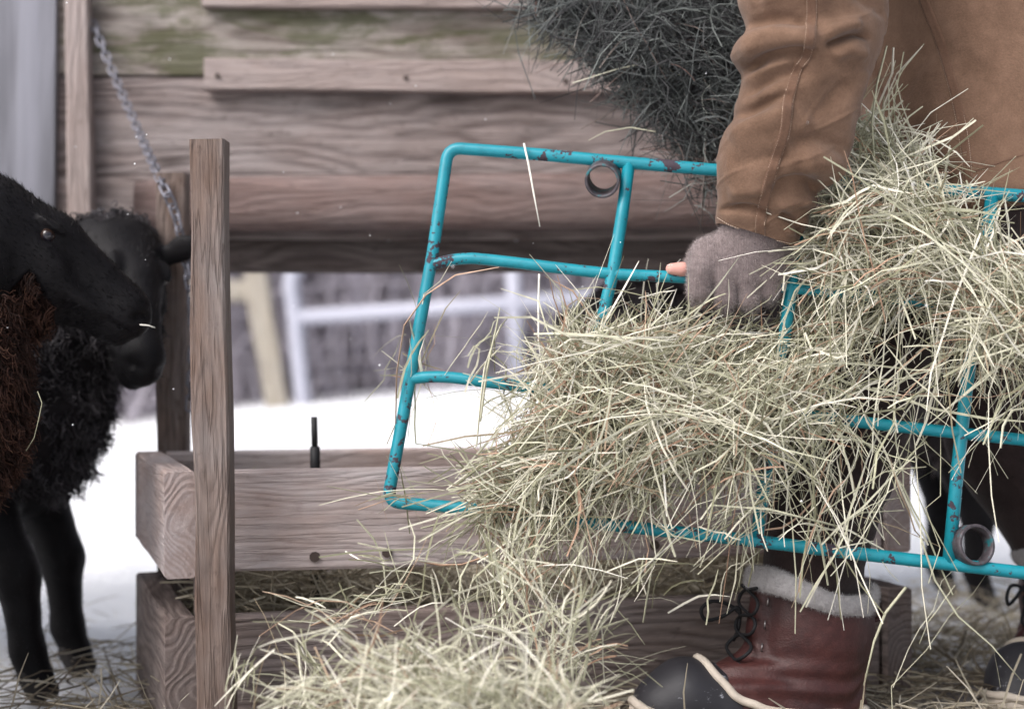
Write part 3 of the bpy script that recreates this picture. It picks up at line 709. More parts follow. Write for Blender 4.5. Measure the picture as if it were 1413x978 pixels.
    me = make_mesh('body', W(V2), Q); me.materials.append(M['hide']); me.materials.append({M['wool_brown']: M['fleece_brown'], M['wool_black']: M['fleece_black']}.get(fleece, M['fleece_grey']))
    me.polygons.foreach_set('material_index', (wmsk[Q].sum(1) > 2).astype(np.int32)); o = obj('body', me, None, root)
    for q in (-1, 1):      # eyes
        c = W(H(.067, q * .0445, -.010)); t1 = np.linspace(0, math.pi, 12); t2 = np.linspace(0, 2 * math.pi, 18, endpoint=False)
        ev = np.array([(math.sin(a) * math.cos(b), math.cos(a), math.sin(a) * math.sin(b)) for a in t1 for b in t2]) * .0115 * hd
        ef = [(i * 18 + j, i * 18 + (j + 1) % 18, (i + 1) * 18 + (j + 1) % 18, (i + 1) * 18 + j) for i in range(11) for j in range(18)]
        e = obj('eye', make_mesh('eye', ev, ef), M['eye']); e.location = [float(v) for v in c]
        sd = Rm @ (s * q + f * .25); e.rotation_euler = Vector([float(v) for v in sd]).to_track_quat('Y', 'Z').to_euler(); put(e, root)
    for lx, ly in hooves:
        hs_ = Sdf((lx - .05, ly - .05, -.012), (lx + .07, ly + .05, .06), .004)
        for k in (-1, 1): hs_.cone((lx + .004, ly + k * .012, .034), (lx + .024, ly + k * .013, .008), .016, .0165, .006)
        hv, hq = hs_.mesh(1); hv[:, 2] = np.maximum(hv[:, 2], -.004); obj('hoof', make_mesh('hoof', W(hv), hq), M['hoof'], root)
    Vw = W(V2)
    fuzz('face_fur', Vw, Q, fur_n, .008, .00045, seed + 5, M['face_fur'], root, lean=-(Rm @ f) * 1.6 + np.array((0, 0, -.4)), spread=.4,
         weight=lambda c: (wdist((c - base) @ Rm) > 1).astype(float) + 1e-9)
    # fleece: locks of curled strands
    r = np.random.default_rng(seed + 9)
    def wt(c):
        X = (c - base) @ Rm; w = (wdist(X) < .05).astype(float)
        return w * (np.where(focus(c), 6.0, 1.0) if focus is not None else 1.0) + 1e-9
    p, nn = sample_surface(Vw, Q, locks, seed + 8, wt)
    per, m = curl['per'], curl['m']
    pr = np.repeat(p, per, 0) + r.normal(size=(locks * per, 3)) * curl['spread']; nr = np.repeat(unit(nn + .35 * r.normal(size=(locks, 3)) + np.array((0, 0, -.45))), per, 0)
    n = len(pr); Lc = curl['len'] * np.repeat(.6 + .8 * r.random(locks), per) * (.85 + .3 * r.random(n))
    U1 = unit(np.cross(nr, np.repeat(r.normal(size=(locks, 3)), per, 0))); U2 = np.cross(nr, U1)
    tt = np.linspace(0, 1, m)[None, :]; ph = np.repeat(r.random(locks) * 6.28, per)[:, None] + r.normal(0, .35, (n, 1)) + tt * curl['turns'] * 6.28
    rad = curl['r'] * np.repeat(.6 + .8 * r.random(locks), per)[:, None] * (.35 + .65 * tt)
    C = pr[:, None] - nr[:, None] * .004 + nr[:, None] * (Lc[:, None] * tt)[..., None] + U1[:, None] * (rad * np.cos(ph))[..., None] + U2[:, None] * (rad * np.sin(ph))[..., None]
    C[:, :, 2] -= (tt ** 2) * curl['len'] * .45
    th = curl['th'] * (.6 + .8 * r.random(n)); prof = np.interp(np.linspace(0, 1, m), (0, .6, 1), (1, .9, .3))
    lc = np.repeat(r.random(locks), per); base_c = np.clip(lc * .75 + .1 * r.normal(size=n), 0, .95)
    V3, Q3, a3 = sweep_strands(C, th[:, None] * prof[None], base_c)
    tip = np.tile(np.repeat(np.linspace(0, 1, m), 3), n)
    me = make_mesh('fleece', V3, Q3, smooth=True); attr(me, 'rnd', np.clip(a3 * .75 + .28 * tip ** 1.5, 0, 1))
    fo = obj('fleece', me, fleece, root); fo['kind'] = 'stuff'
    return root, W(A), W(B)
d1 = 1.96
make_sheep('black faced sheep with brown curly fleece, head stretched towards the feeder', (-.845, 1.87), math.radians(18), P(26, 277, 1.94), P(213, 412, 1.99), (.58, -.05, .81),
           M['wool_brown'], .0042, 42000, 3600, dict(per=6, m=9, spread=.004, len=.021, turns=1.4, r=.0045, th=.0011), seed=100, focus=lambda c: (c[:, 0] > -.86) & (c[:, 1] < 2.02), torso=dict(rc=.185, rr=.20, zc=.475, zr=.48), bare=-.05, hd=.9, ears={-1: ((-.8, -.35, -.25), (.3, -.6, .6), .12), 1: ((-.7, .6, -.2), (.3, .6, .6), .12)})
make_sheep('black sheep with dark grey fleece and one ear out, behind the brown fleeced sheep', (-.835, 2.30), math.radians(-16), P(184, 332, 2.25), P(212, 474, 2.13), (.62, -.62, .45),
           M['wool_black'], .0055, 9000, 2200, dict(per=5, m=8, spread=.005, len=.020, turns=1.3, r=.005, th=.0014), foot=[(.092, .068), (.133, -.10), (-.62, .09), (-.55, -.09)], seed=200, focus=lambda c: c[:, 0] > -1.02, torso=dict(rc=.165, rr=.19, zc=.46, L=.66), bare=-.07, hd=.95, ears={1: ((.88, -.25, .42), (.25, .9, .25), .085), -1: ((-.8, .2, .1), (.2, -.9, .3), .11)})
make_sheep('dark fleeced sheep standing under the barn wall behind the feeder', (.93, 3.02), math.radians(0), np.array((1.13, 3.0, .66)), np.array((1.31, 2.97, .47)), (.7, 0, .7),
           M['wool_grey'], .0075, 3000, 2200, dict(per=4, m=7, spread=.006, len=.022, turns=1.2, r=.007, th=.0026), seed=300, torso=dict(rc=.17, rr=.19, zc=.49, zr=.50))

# ---------------------------------------------------------------- gate panel
def plane_from(a, b, c):
    n = np.cross(b - a, c - a); return a, n / np.linalg.norm(n)
GA, GN = plane_from(P(618, 207, 1.935), P(535, 690, 1.885), P(1368, 265, 1.850))
CAMP = np.array((0, 0, CAMZ))
def G(px, py, off=0.0):           # pixel on the panel's plane; off = metres towards the photographer
    d = P(px, py, 1.0) - CAMP; t = ((GA - CAMP) @ GN) / (d @ GN); p = CAMP + d * t
    return p + np.array((0, -off, 0))
gate = thing('hay_rack_gate', 'chipped teal painted tubular steel gate panel carried with hay on it', 'gate', G(535, 690))
rg = S(8.7, 1.89)
def corner(p0, c, p1, n=6, r=18):
    p0, c, p1 = map(lambda q: np.array(q, float), (p0, c, p1)); a = c + (p0 - c) / np.linalg.norm(p0 - c) * r; b = c + (p1 - c) / np.linalg.norm(p1 - c) * r
    return [tuple((1 - t) ** 2 * a + 2 * t * (1 - t) * c + t * t * b) for t in np.linspace(0, 1, n)]
def gpath(pts, n=10):
    out = []
    for i in range(len(pts) - 1):
        for t in np.linspace(0, 1, n, endpoint=False): out.append(np.array(pts[i]) * (1 - t) + np.array(pts[i + 1]) * t)
    out.append(np.array(pts[-1])); return [G(*p) for p in out]
TR_, BR_ = (1625, 287), (1568, 808)
fr = [(1368, 267)] + [(1100, 247), (990, 235), (860, 224), (740, 213)] + corner((740, 213), (619, 204), (537, 688)) + [(597, 350), (566, 520)] + corner((619, 204), (535, 692), (640, 702)) + [(640, 701), (782, 717), (1000, 741), (1180, 763), (1310, 778)] + corner((1310, 778), BR_, TR_) + corner(BR_, TR_, (1368, 267))
fp_ = [G(*p) for p in fr]
V, Fs = tube_arrays(fp_, rg, 14, closed=True); obj('frame_tube', make_mesh('frame_tube', V, Fs), M['teal'], gate)
rn = rg * .93
tube('cross_bar', smooth_path([G(*p) for p in ((593, 366), (612, 361), (640, 357), (680, 359), (835, 377), (940, 383), (1100, 398), (1240, 412), (1350, 425), (1600, 452))], 5), rn, M['teal'], gate, 12)
tube('cross_bar', smooth_path([G(*p) for p in ((566, 523), (590, 520), (625, 521), (695, 530), (830, 545), (1000, 560), (1120, 573), (1210, 585), (1413, 607), (1586, 628))], 5), rn, M['teal'], gate, 12)
tube('upright_bar', [G(*p) for p in ((868, 226), (858, 300), (846, 375), (830, 445), (812, 545), (796, 640), (781, 716))], rg, M['teal'], gate, 12)
tube('upright_bar', [G(*p) for p in ((1109, 249), (1092, 396), (1072, 545), (1058, 640), (1044, 742))], rg, M['teal'], gate, 12)
tube('upright_bar', [G(*p) for p in ((1369, 268), (1352, 400), (1333, 540), (1321, 650), (1309, 777))], rg, M['teal'], gate, 12)
def fillet(px, py, ang, n=1): pass
def pipe_ring(px, py, r_out, depth, yaw, tilt):
    c = G(px, py, .004); n, k = 36, 0; wall_ = r_out * .17; V = []
    prof = [(r_out, -depth / 2), (r_out, depth / 2), (r_out - wall_, depth / 2), (r_out - wall_, -depth / 2)]
    b = .0008; prof = [(r_out - b, -depth / 2), (r_out, -depth / 2 + b), (r_out, depth / 2 - b), (r_out - b, depth / 2), (r_out - wall_ + b, depth / 2), (r_out - wall_, depth / 2 - b), (r_out - wall_, -depth / 2 + b), (r_out - wall_ + b, -depth / 2)]
    for i in range(n):
        a = i / n * 2 * math.pi
        for (rr, yy) in prof: V.append((rr * math.cos(a), yy, rr * math.sin(a)))
    m = len(prof); Fs = [(i * m + j, i * m + (j + 1) % m, ((i + 1) % n) * m + (j + 1) % m, ((i + 1) % n) * m + j) for i in range(n) for j in range(m)]
    o = obj('pipe_ring', make_mesh('pipe_ring', V, Fs), M['ring']); o.location = [float(v) for v in c]; o.rotation_euler = (tilt, 0, yaw); put(o, gate)
pipe_ring(832, 246, S(24, 1.9), .042, math.radians(-8), math.radians(19))
pipe_ring(1341, 751, S(28, 1.82), .020, math.radians(17), math.radians(-10))

# ---------------------------------------------------------------- person
per = thing('person', 'person in brown canvas jacket and dark trousers carrying the teal gate panel', 'person', (.62, 2.08, 0))
def loft_arrays(rings, cap0=False, cap1=False):
    rings = np.asarray(rings); n, k, _ = rings.shape; V = rings.reshape(-1, 3); i, j = np.meshgrid(np.arange(n - 1), np.arange(k), indexing='ij')
    b = (i * k + j).ravel(); c = (i * k + (j + 1) % k).ravel(); Q = np.stack([b, c, c + k, b + k], 1)
    return V, Q
from mathutils.bvhtree import BVHTree
def bvh_of(V, Q): return BVHTree.FromPolygons([tuple(map(float, v)) for v in V], [tuple(map(int, q)) for q in Q])
def proj(bv, px, py):
    d = Vector([float(v) for v in P(px, py, 1.0) - CAMP]).normalized(); h = bv.ray_cast(Vector(CAMP), d)
    if h[0] is None: return None, None
    nn = h[1] if h[1].dot(d) < 0 else -h[1]
    return np.array(h[0]), np.array(nn)
def line_on(bv, pts, off, step=3):
    p = smooth_path([(a, b, 0) for a, b in pts], 14); out = []; nn = []
    for q in p:
        c, n_ = proj(bv, q[0], q[1])
        if c is not None: out.append(c + n_ * off); nn.append(n_)
    return np.array(out), np.array(nn)
def ribbon(name, bv, pts, width_px, mat, parent, d=1.8, thick=.0022):
    """flat-felled seam: a strip of cloth lying on the garment"""
    p = smooth_path([(a, b, 0) for a, b in pts], 14)[:, :2]; t = np.gradient(p, axis=0); t /= np.linalg.norm(t, axis=1)[:, None]; nrm = np.stack([-t[:, 1], t[:, 0]], 1)
    rows_ = []
    prof = [(-1, -.3), (-.86, 1), (-.4, .75), (.4, .75), (.86, 1), (1, -.3)]
    for i in range(len(p)):
        row = []
        for a, hgt in prof:
            c, n_ = proj(bv, *(p[i] + nrm[i] * a * width_px / 2))
            if c is None: row = None; break
            row.append(c + n_ * thick * hgt)
        if row: rows_.append(row)
    if len(rows_) < 2: return
    A = np.array(rows_); n, k, _ = A.shape; V = A.reshape(-1, 3); i, j = np.meshgrid(np.arange(n - 1), np.arange(k - 1), indexing='ij'); b = (i * k + j).ravel()
    obj(name, make_mesh(name, V, np.stack([b, b + 1, b + k + 1, b + k], 1)), mat, parent)
def stitches(bv, pts, mat, parent, gap=3.2, off=.0013, rad=.00062):
    p, nn = line_on(bv, pts, off)
    if len(p) < 2: return
    cum = np.r_[0, np.cumsum(np.linalg.norm(np.diff(p, axis=0), axis=1))]; stp = gap * .001; Vs, Fq, n0 = [], [], 0
    for s0 in np.arange(0, cum[-1] - stp, stp):
        a = [np.interp(s0, cum, p[:, k]) for k in range(3)]; b = [np.interp(s0 + stp * .68, cum, p[:, k]) for k in range(3)]
        v, f_ = tube_arrays([a, b], rad, 4); Vs.append(v); Fq += [tuple(i + n0 for i in q) for q in f_]; n0 += len(v)
    o = obj('stitching', make_mesh('stitching', np.concatenate(Vs), Fq), mat, parent); o['kind'] = 'stuff'

# body under the clothes: one continuous figure
hx, hy = .545, 2.09
Bd = Sdf((.02, 1.72, -.02), (1.1, 2.6, 1.84), .008)
Bd.chain([np.array(c) for c in ((.70, 2.10, .80), (.665, 2.10, 1.0), (.62, 2.10, 1.25), (.585, 2.10, 1.38))], [.12, .115, .125, .09], .05, flat=((0, 1, 0), 1.3))
Bd.cone((.585, 2.10, 1.36), (.56, hy, 1.53), .055, .052, .03)
for pts_, rs in (([(.70, 2.0, .8), (.50, 1.985, .50), (.400, 1.92, .20), (.39, 1.915, .06), (.30, 1.90, .045)], [.085, .06, .045, .04, .035]), ([(.73, 2.19, .8), (.79, 2.18, .47), (.845, 2.16, .2), (.855, 2.165, .06), (.79, 2.10, .045)], [.085, .06, .045, .04, .035]),
                 ([(.58, 2.0, 1.32), (.53, 1.92, 1.27), (.386, 1.815, 1.02), (.338, 1.81, .745), (.308, 1.852, .655)], [.06, .05, .042, .03, .022]), ([(.59, 2.27, 1.34), (.52, 2.41, 1.14), (.25, 2.36, 1.06)], [.06, .05, .035])):
    Bd.chain([np.array(c) for c in pts_], rs, .03)
Bd.ell((hx, hy, 1.635), (.098, .075, .118), k=.02); Bd.ell((hx - .025, hy, 1.58), (.07, .06, .07), k=.03)
Bd.cone((hx - .09, hy, 1.645), (hx - .118, hy, 1.605), .012, .017, .012); Bd.cone((hx - .083, hy - .02, 1.565), (hx - .083, hy + .02, 1.565), .012, .012, .01)
Bd.cone((hx - .09, hy - .03, 1.572), (hx - .09, hy + .03, 1.572), .003, .003, .004, True)
for q in (-1, 1):
    Bd.ell((hx - .085, hy + q * .032, 1.645), (.016, .017, .011), k=.01, sub=True); Bd.ell((hx + .01, hy + q * .078, 1.63), (.026, .010, .034), k=.01)
V, Q = Bd.mesh(2); obj('body', make_mesh('body', V, Q), M['skin'], per)
cap = Sdf((hx - .16, hy - .14, 1.6), (hx + .16, hy + .14, 1.82), .006).ell((hx + .006, hy, 1.665), (.112, .092, .108), k=.01); cap.F = np.maximum(cap.F, (1.668 - (cap.lo[2] + cap.h * np.arange(cap.n[2])))[None, None, :].astype(np.float32))
V, Q = cap.mesh(2); obj('knit_cap', make_mesh('knit_cap', V, Q), M['glove'], per)

# jacket body
K = 120; rng_z = [(.705, .715, .205, .250), (.72, .713, .206, .250), (.735, .711, .206, .249), (.80, .704, .196, .243), (.95, .685, .186, .235), (1.10, .655, .184, .238), (1.25, .625, .172, .242), (1.36, .602, .140, .215), (1.43, .588, .095, .13), (1.50, .575, .078, .085)]
zz = np.array([r_[0] for r_ in rng_z]); zi = np.concatenate([np.linspace(.705, .80, 14), np.linspace(.805, 1.25, 90), np.linspace(1.26, 1.50, 22)])
an = np.arange(K) / K * 2 * math.pi; rings = []
for z in zi:
    cx, rx, ry = (np.interp(z, zz, [r_[k] for r_ in rng_z]) for k in (1, 2, 3))
    x = cx + rx * np.cos(an); y = 2.10 + ry * np.sin(an)
    zo = z + (.028 * np.clip((x - .56) / .3, -.4, 1.2) ** 1) * np.clip((.95 - z) / .2, 0, 1)
    rings.append(np.stack([x, y, zo], 1))
V, Q = loft_arrays(rings); N = normals(V, Q); sg_ = np.sign(((V - (.66, 2.1, 1)) * N).sum(1).mean()); N *= sg_; Q = Q if sg_ > 0 else Q[:, ::-1].copy()
st = V * (1, 1, .45) + V[:, [2]] * np.array((.5, 0, 0))
fold = -.004 * np.exp(-(np.abs(wnoise(st, 14, 45, 2)) / .10) ** 2) + wnoise(st, 16, 41, 2) * .009 + wnoise(st, 34, 42, 2) * .0035 + wnoise(V, 90, 43, 1) * .0006
# drag folds under the arm, and a turned hem
hem = np.clip((.738 - V[:, 2] + .028 * np.clip((V[:, 0] - .56) / .3, -.4, 1.2)) / .004, -1, 1) * .0012
V = V + N * (fold * np.clip((V[:, 2] - .74) / .10 + .45, .25, 1) + hem)[:, None]
jk = obj('jacket', make_mesh('jacket', V, Q), M['duck'], per)
so = jk.modifiers.new('thickness', 'SOLIDIFY'); so.thickness = .004; so.offset = -1
bj = bvh_of(V, Q)
ribbon('seam', bj, [(1268, -40), (1275, 0), (1298, 60), (1318, 130), (1330, 190), (1338, 262)], 13, M['seam'], per)
stitches(bj, [(1262, -40), (1269, 0), (1292, 60), (1312, 130), (1324, 190), (1332, 258)], M['stitch'], per); stitches(bj, [(1273, -40), (1280, 0), (1303, 60), (1323, 130), (1336, 190), (1343, 260)], M['stitch'], per)
ribbon('pocket_edge', bj, [(1200, 60), (1206, 100), (1214, 130), (1224, 152)], 8, M['seam'], per, thick=.0015); stitches(bj, [(1206, 60), (1212, 100), (1220, 130), (1229, 150)], M['dark_stitch'], per)
stitches(bj, [(1290, 240), (1330, 240), (1370, 228), (1412, 214), (1450, 204)], M['dark_stitch'], per)
col = tube_arrays([(.575 + .085 * math.cos(a), 2.10 + .09 * math.sin(a), 1.475) for a in np.linspace(0, 6.283, 28, endpoint=False)], .022, 10, closed=True); obj('collar', make_mesh('collar', *col), M['seam'], per)

# sleeve
Lp = [(1262, -392), (1222, -376), (1176, -330), (1120, -250), (1058, -150), (1026, -60), (1020, 0), (1033, 40), (1013, 70), (1011, 82), (1025, 102), (1015, 140), (1013, 164), (998, 189), (992, 213), (990, 250), (991, 276), (988, 292), (987, 301), (988, 309)]
Rp = [(1300, -392), (1330, -372), (1345, -330), (1300, -250), (1250, -150), (1224, -70), (1222, -5), (1222, 30), (1216, 57), (1212, 76), (1205, 97), (1195, 128), (1186, 157), (1177, 188), (1169, 215), (1152, 244), (1125, 268), (1116, 296), (1107, 322), (1096, 345)]
Ls = smooth_path([(a, b, 0) for a, b in Lp], 14)[:, :2]; Rs = smooth_path([(a, b, 0) for a, b in Rp], 14)[:, :2]
KS = 140; rings = []; pxs = []
an = np.arange(KS) / KS * 2 * math.pi
for l, r_ in zip(Ls, Rs):
    c = (l + r_) / 2; e = (r_ - l) / 2; d = np.interp(c[1], (-392, -374, -330, -150, 0, 240, 330), (2.0, 1.95, 1.905, 1.83, 1.785, 1.805, 1.842))
    hw = S(np.linalg.norm(e), d); dep = hw * np.interp(c[1], (0, 200, 280, 345), (.85, .82, .80, .70))
    q = c + e * np.cos(an)[:, None]; p = np.stack([P(x, y, d) for x, y in q]); p[:, 1] += dep * np.sin(an)
    rings.append(p); pxs.append(np.concatenate([q, np.sin(an)[:, None]], 1))
V, Q = loft_arrays(rings); PX = np.concatenate(pxs); N = normals(V, Q); ctr = np.repeat(np.array(rings).mean(1), KS, 0); sg_ = np.sign(((V - ctr) * N).sum(1).mean()); N *= sg_; Q = Q if sg_ > 0 else Q[:, ::-1].copy()
def crease(pts, w, amp):
    p = smooth_path([(a, b, 0) for a, b in pts], 8)[:, :2]; dm = np.full(len(PX), 1e9); tm = np.zeros(len(PX))
    for i in range(len(p) - 1):
        ba = p[i + 1] - p[i]; t = np.clip(((PX[:, :2] - p[i]) @ ba) / (ba @ ba), 0, 1); dd = np.linalg.norm(PX[:, :2] - p[i] - t[:, None] * ba, axis=1)
        better = dd < dm; dm = np.where(better, dd, dm); tm = np.where(better, (i + t) / (len(p) - 1), tm)
    win = np.clip(np.minimum(tm, 1 - tm) * 5 + .15, 0, 1)
    return amp * .0017 * win * np.exp(-(dm / w) ** 2) * np.clip(.25 - PX[:, 2] * 1.2, 0, 1)
D = np.zeros(len(V))
for pts_, w, amp in (([(1024, 103), (1050, 92), (1085, 88), (1112, 92)], 7, -9), ([(1014, 78), (1045, 66), (1085, 70), (1112, 76)], 13, 7), ([(1122, 84), (1140, 74), (1162, 64), (1185, 66)], 5, -9), ([(1130, 95), (1155, 84), (1180, 88)], 10, 6), ([(1120, 66), (1145, 56), (1170, 50)], 10, 5),
                     ([(1034, 42), (1060, 40), (1100, 50)], 9, -6), ([(1015, 140), (1040, 126), (1075, 112), (1100, 118)], 9, -5), ([(1020, 118), (1050, 108), (1080, 98)], 9, 4), ([(1012, 165), (1040, 158), (1075, 140)], 9, -6), ([(1000, 190), (1040, 180), (1080, 158)], 14, 6),
                     ([(1000, 232), (1040, 228), (1080, 236)], 16, -4), ([(1075, 210), (1110, 200), (1160, 215)], 12, -5), ([(1090, 235), (1130, 232), (1156, 236)], 14, 6), ([(1125, 266), (1100, 258), (1070, 262), (1045, 275)], 8, -8), ([(1120, 285), (1095, 280), (1060, 290)], 8, 5), ([(990, 292), (1015, 291), (1040, 296), (1058, 305)], 5, -7),
                     ([(1065, 298), (1085, 308), (1105, 330)], 5, -6), ([(1000, 270), (1040, 268), (1060, 275)], 10, 4), ([(1112, 300), (1090, 318), (1075, 322)], 7, 4), ([(1150, 120), (1130, 150), (1100, 175)], 16, -4), ([(1190, 110), (1160, 150), (1150, 190)], 16, 4), ([(1040, 10), (1080, 5), (1130, 20)], 16, 5), ([(1150, 0), (1180, 20), (1215, 28)], 10, -5)):
    D += crease(pts_, w, amp)
st = V * (1, 1, 2.2) + V[:, [0]] * np.array((0, 0, -1.1))
rid = np.abs(wnoise(st, 30, 64, 2)); D += .0042 * np.exp(-(rid / .12) ** 2) * (.5 + .5 * wnoise(V, 12, 66, 1))
D += wnoise(st, 26, 61, 2) * .0035 + wnoise(V, 110, 62, 2) * .0007
edge = np.repeat(np.clip((len(rings) - 1 - np.arange(len(rings))) / 10, 0, 1), KS); D *= .35 + .65 * edge
V = V + N * D[:, None]
sl = obj('sleeve', make_mesh('sleeve', V, Q), M['duck'], per); so = sl.modifiers.new('thickness', 'SOLIDIFY'); so.thickness = .0035; so.offset = -1
bs_ = bvh_of(V, Q)
sm = [(1116, -80), (1120, 0), (1119, 40), (1113, 78), (1101, 95), (1088, 140), (1083, 180), (1072, 215), (1058, 262), (1050, 300), (1049, 327)]
ribbon('seam', bs_, sm, 15, M['seam'], per); stitches(bs_, [(a - 6.2, b) for a, b in sm], M['stitch'], per, 3.0, .0016); stitches(bs_, [(a + 6.2, b) for a, b in sm], M['stitch'], per, 3.0, .0016)
stitches(bs_, [(991, 300), (1010, 311), (1040, 321), (1070, 331), (1093, 336)], M['stitch'], per)
# other sleeve, reaching round the dark bundle
tb = tube_arrays(smooth_path([(.60, 2.25, 1.34), (.57, 2.37, 1.24), (.52, 2.42, 1.14), (.40, 2.42, 1.08), (.27, 2.37, 1.06)], 10), np.linspace(.10, .07, 41), 24)
Vv = np.asarray(tb[0]); Vv = Vv + wnoise(Vv, 40, 71, 2)[:, None] * unit(Vv - Vv.mean(0)) * .006; obj('sleeve', make_mesh('sleeve', Vv, tb[1]), M['duck'], per)
gl2 = Sdf((.08, 2.2, .82), (.34, 2.46, 1.06), .004)
gl2.ell((.225, 2.335, .935), (.055, .028, .045), k=.02)
for k in range(4): gl2.chain([np.array(c) for c in ((.19, 2.33, .955 - k * .02), (.150, 2.315, .952 - k * .021), (.125, 2.285, .95 - k * .02), (.125, 2.26, .95 - k * .02))], [.012, .011, .010, .009], .004)
gl2.chain([np.array(c) for c in ((.22, 2.32, .965), (.19, 2.30, .99), (.165, 2.28, .995))], [.014, .012, .010], .006)
V, Q = gl2.mesh(2); V = V + (0, .02, .12); obj('glove', make_mesh('glove', V, Q), M['glove'], per)

# trousers
def leg(name, pts, rs, seed):
    c = smooth_path(pts, 24); rad = np.interp(np.linspace(0, 1, len(c)), np.linspace(0, 1, len(rs)), rs); k = 64; rings = []
    for i in range(len(c)):
        a = np.arange(k) / k * 2 * math.pi; rings.append(np.stack([c[i, 0] + rad[i] * np.cos(a), c[i, 1] + rad[i] * np.sin(a) * .95, np.full(k, c[i, 2])], 1))
    V, Q = loft_arrays(rings); N = normals(V, Q); N *= np.sign(((V - np.repeat(c, k, 0)) * N).sum(1).mean())
    s_ = V * (1, 1, 2.0) + V[:, [0]] * np.array((0, 0, .9)); V = V + N * (wnoise(s_, 20, seed, 3) * .009 * np.repeat(np.linspace(.4, 1, len(c)), k))[:, None]
    return obj(name, make_mesh(name, V, Q[:, ::-1] if False else Q), M['trouser'], per)
leg('trouser_leg', [(.70, 2.015, .86), (.665, 2.01, .78), (.585, 2.0, .64), (.505, 1.99, .50), (.445, 1.955, .36), (.408, 1.925, .25), (.398, 1.918, .17)], [.135, .13, .108, .09, .080, .072, .066], 81)
leg('trouser_leg', [(.73, 2.17, .86), (.735, 2.175, .78), (.735, 2.18, .64), (.745, 2.18, .50), (.772, 2.17, .36), (.822, 2.16, .25), (.845, 2.16, .17)], [.14, .135, .12, .11, .10, .08, .066], 82)

# left glove gripping the cross bar
dh = 1.852
gv = Sdf(P(905, 470, 1.8) - (0, .06, 0), P(1130, 285, 1.94) + (0, .06, 0), .0019)
gv.cone(P(1046, 285, 1.835), P(1036, 352, dh), .044, .048, .02, flat=((0, 1, 0), .66))
gv.ell(P(1024, 356, dh + .003), (.062, .026, .032), k=.016); gv.ell(P(1060, 356, dh + .006), (.034, .025, .036), k=.016); gv.ell(P(978, 358, dh + .003), (.027, .025, .028), k=.012)
for i, (xk, yk, xb, yb, rr) in enumerate(((967, 372, 965, 416, .0158), (999, 378, 1000, 424, .0158), (1030, 380, 1033, 425, .0155), (1060, 378, 1061, 414, .0148))):
    kk = .0012
    gv.cone(P(xk + 4, yk - 16, dh + .004), P(xk, yk, dh - .009), rr * 1.02, rr * 1.04, .007)
    gv.cone(P(xk, yk, dh - .009), P(xb, yb - 15, dh - .002), rr * 1.04, rr * .95, kk); gv.cone(P(xb, yb - 15, dh - .002), P(xb, yb - 4, dh + .030), rr * .98, rr * .9, .003)
    gv.cone(P(xb, yb - 4, dh + .030), P(xb, yb - 26, dh + .058), rr * .88, rr * .75, .003)
gv.chain([P(1000, 345, dh + .010), P(975, 352, dh + .020), P(955, 366, dh + .022)], [.024, .019, .0125], .008)
V, Q = gv.mesh(2); N = normals(V, Q); V = V + N * (wnoise(V, 130, 91, 2) * .0009 + wnoise(V * (1, 1, 2.0), 45, 92, 2) * .0012)[:, None]
obj('glove', make_mesh('glove', V, Q), M['glove'], per)
fuzz('glove_fuzz', V, Q, 50000, .0046, .00014, 93, M['glove_fuzz'], per, spread=.9)
th = Sdf(P(905, 395, 1.84) - (0, .02, 0), P(965, 350, 1.9) + (0, .02, 0), .0015)
th.chain([P(962, 371, dh + .020), P(940, 371.5, dh + .019), P(926, 371, dh + .018)], [.0095, .0088, .0072], .004); th.ell(P(932, 371, dh + .018), (.010, .0075, .0070), k=.003)
V, Q = th.mesh(2); t_o = obj('bare_thumb_tip', make_mesh('bare_thumb_tip', V, Q), M['skin'], per)
nl = Sdf(P(912, 380, 1.85) - (0, .01, .0), P(945, 355, 1.88) + (0, .02, .0), .0009).ell(P(926, 366.5, dh + .016), (.0062, .0048, .0018), k=.001); V, Q = nl.mesh(1); obj('thumb_nail', make_mesh('thumb_nail', V, Q), M['nail'], t_o)
it = Sdf(P(945, 440, 1.84), P(995, 400, 1.93), .0016).chain([P(967, 411.5, dh + .022), P(968, 409, dh + .036)], [.0128, .0118], .003); V, Q = it.mesh(2); obj('bare_fingertip', make_mesh('bare_fingertip', V, Q), M['skin'], per)

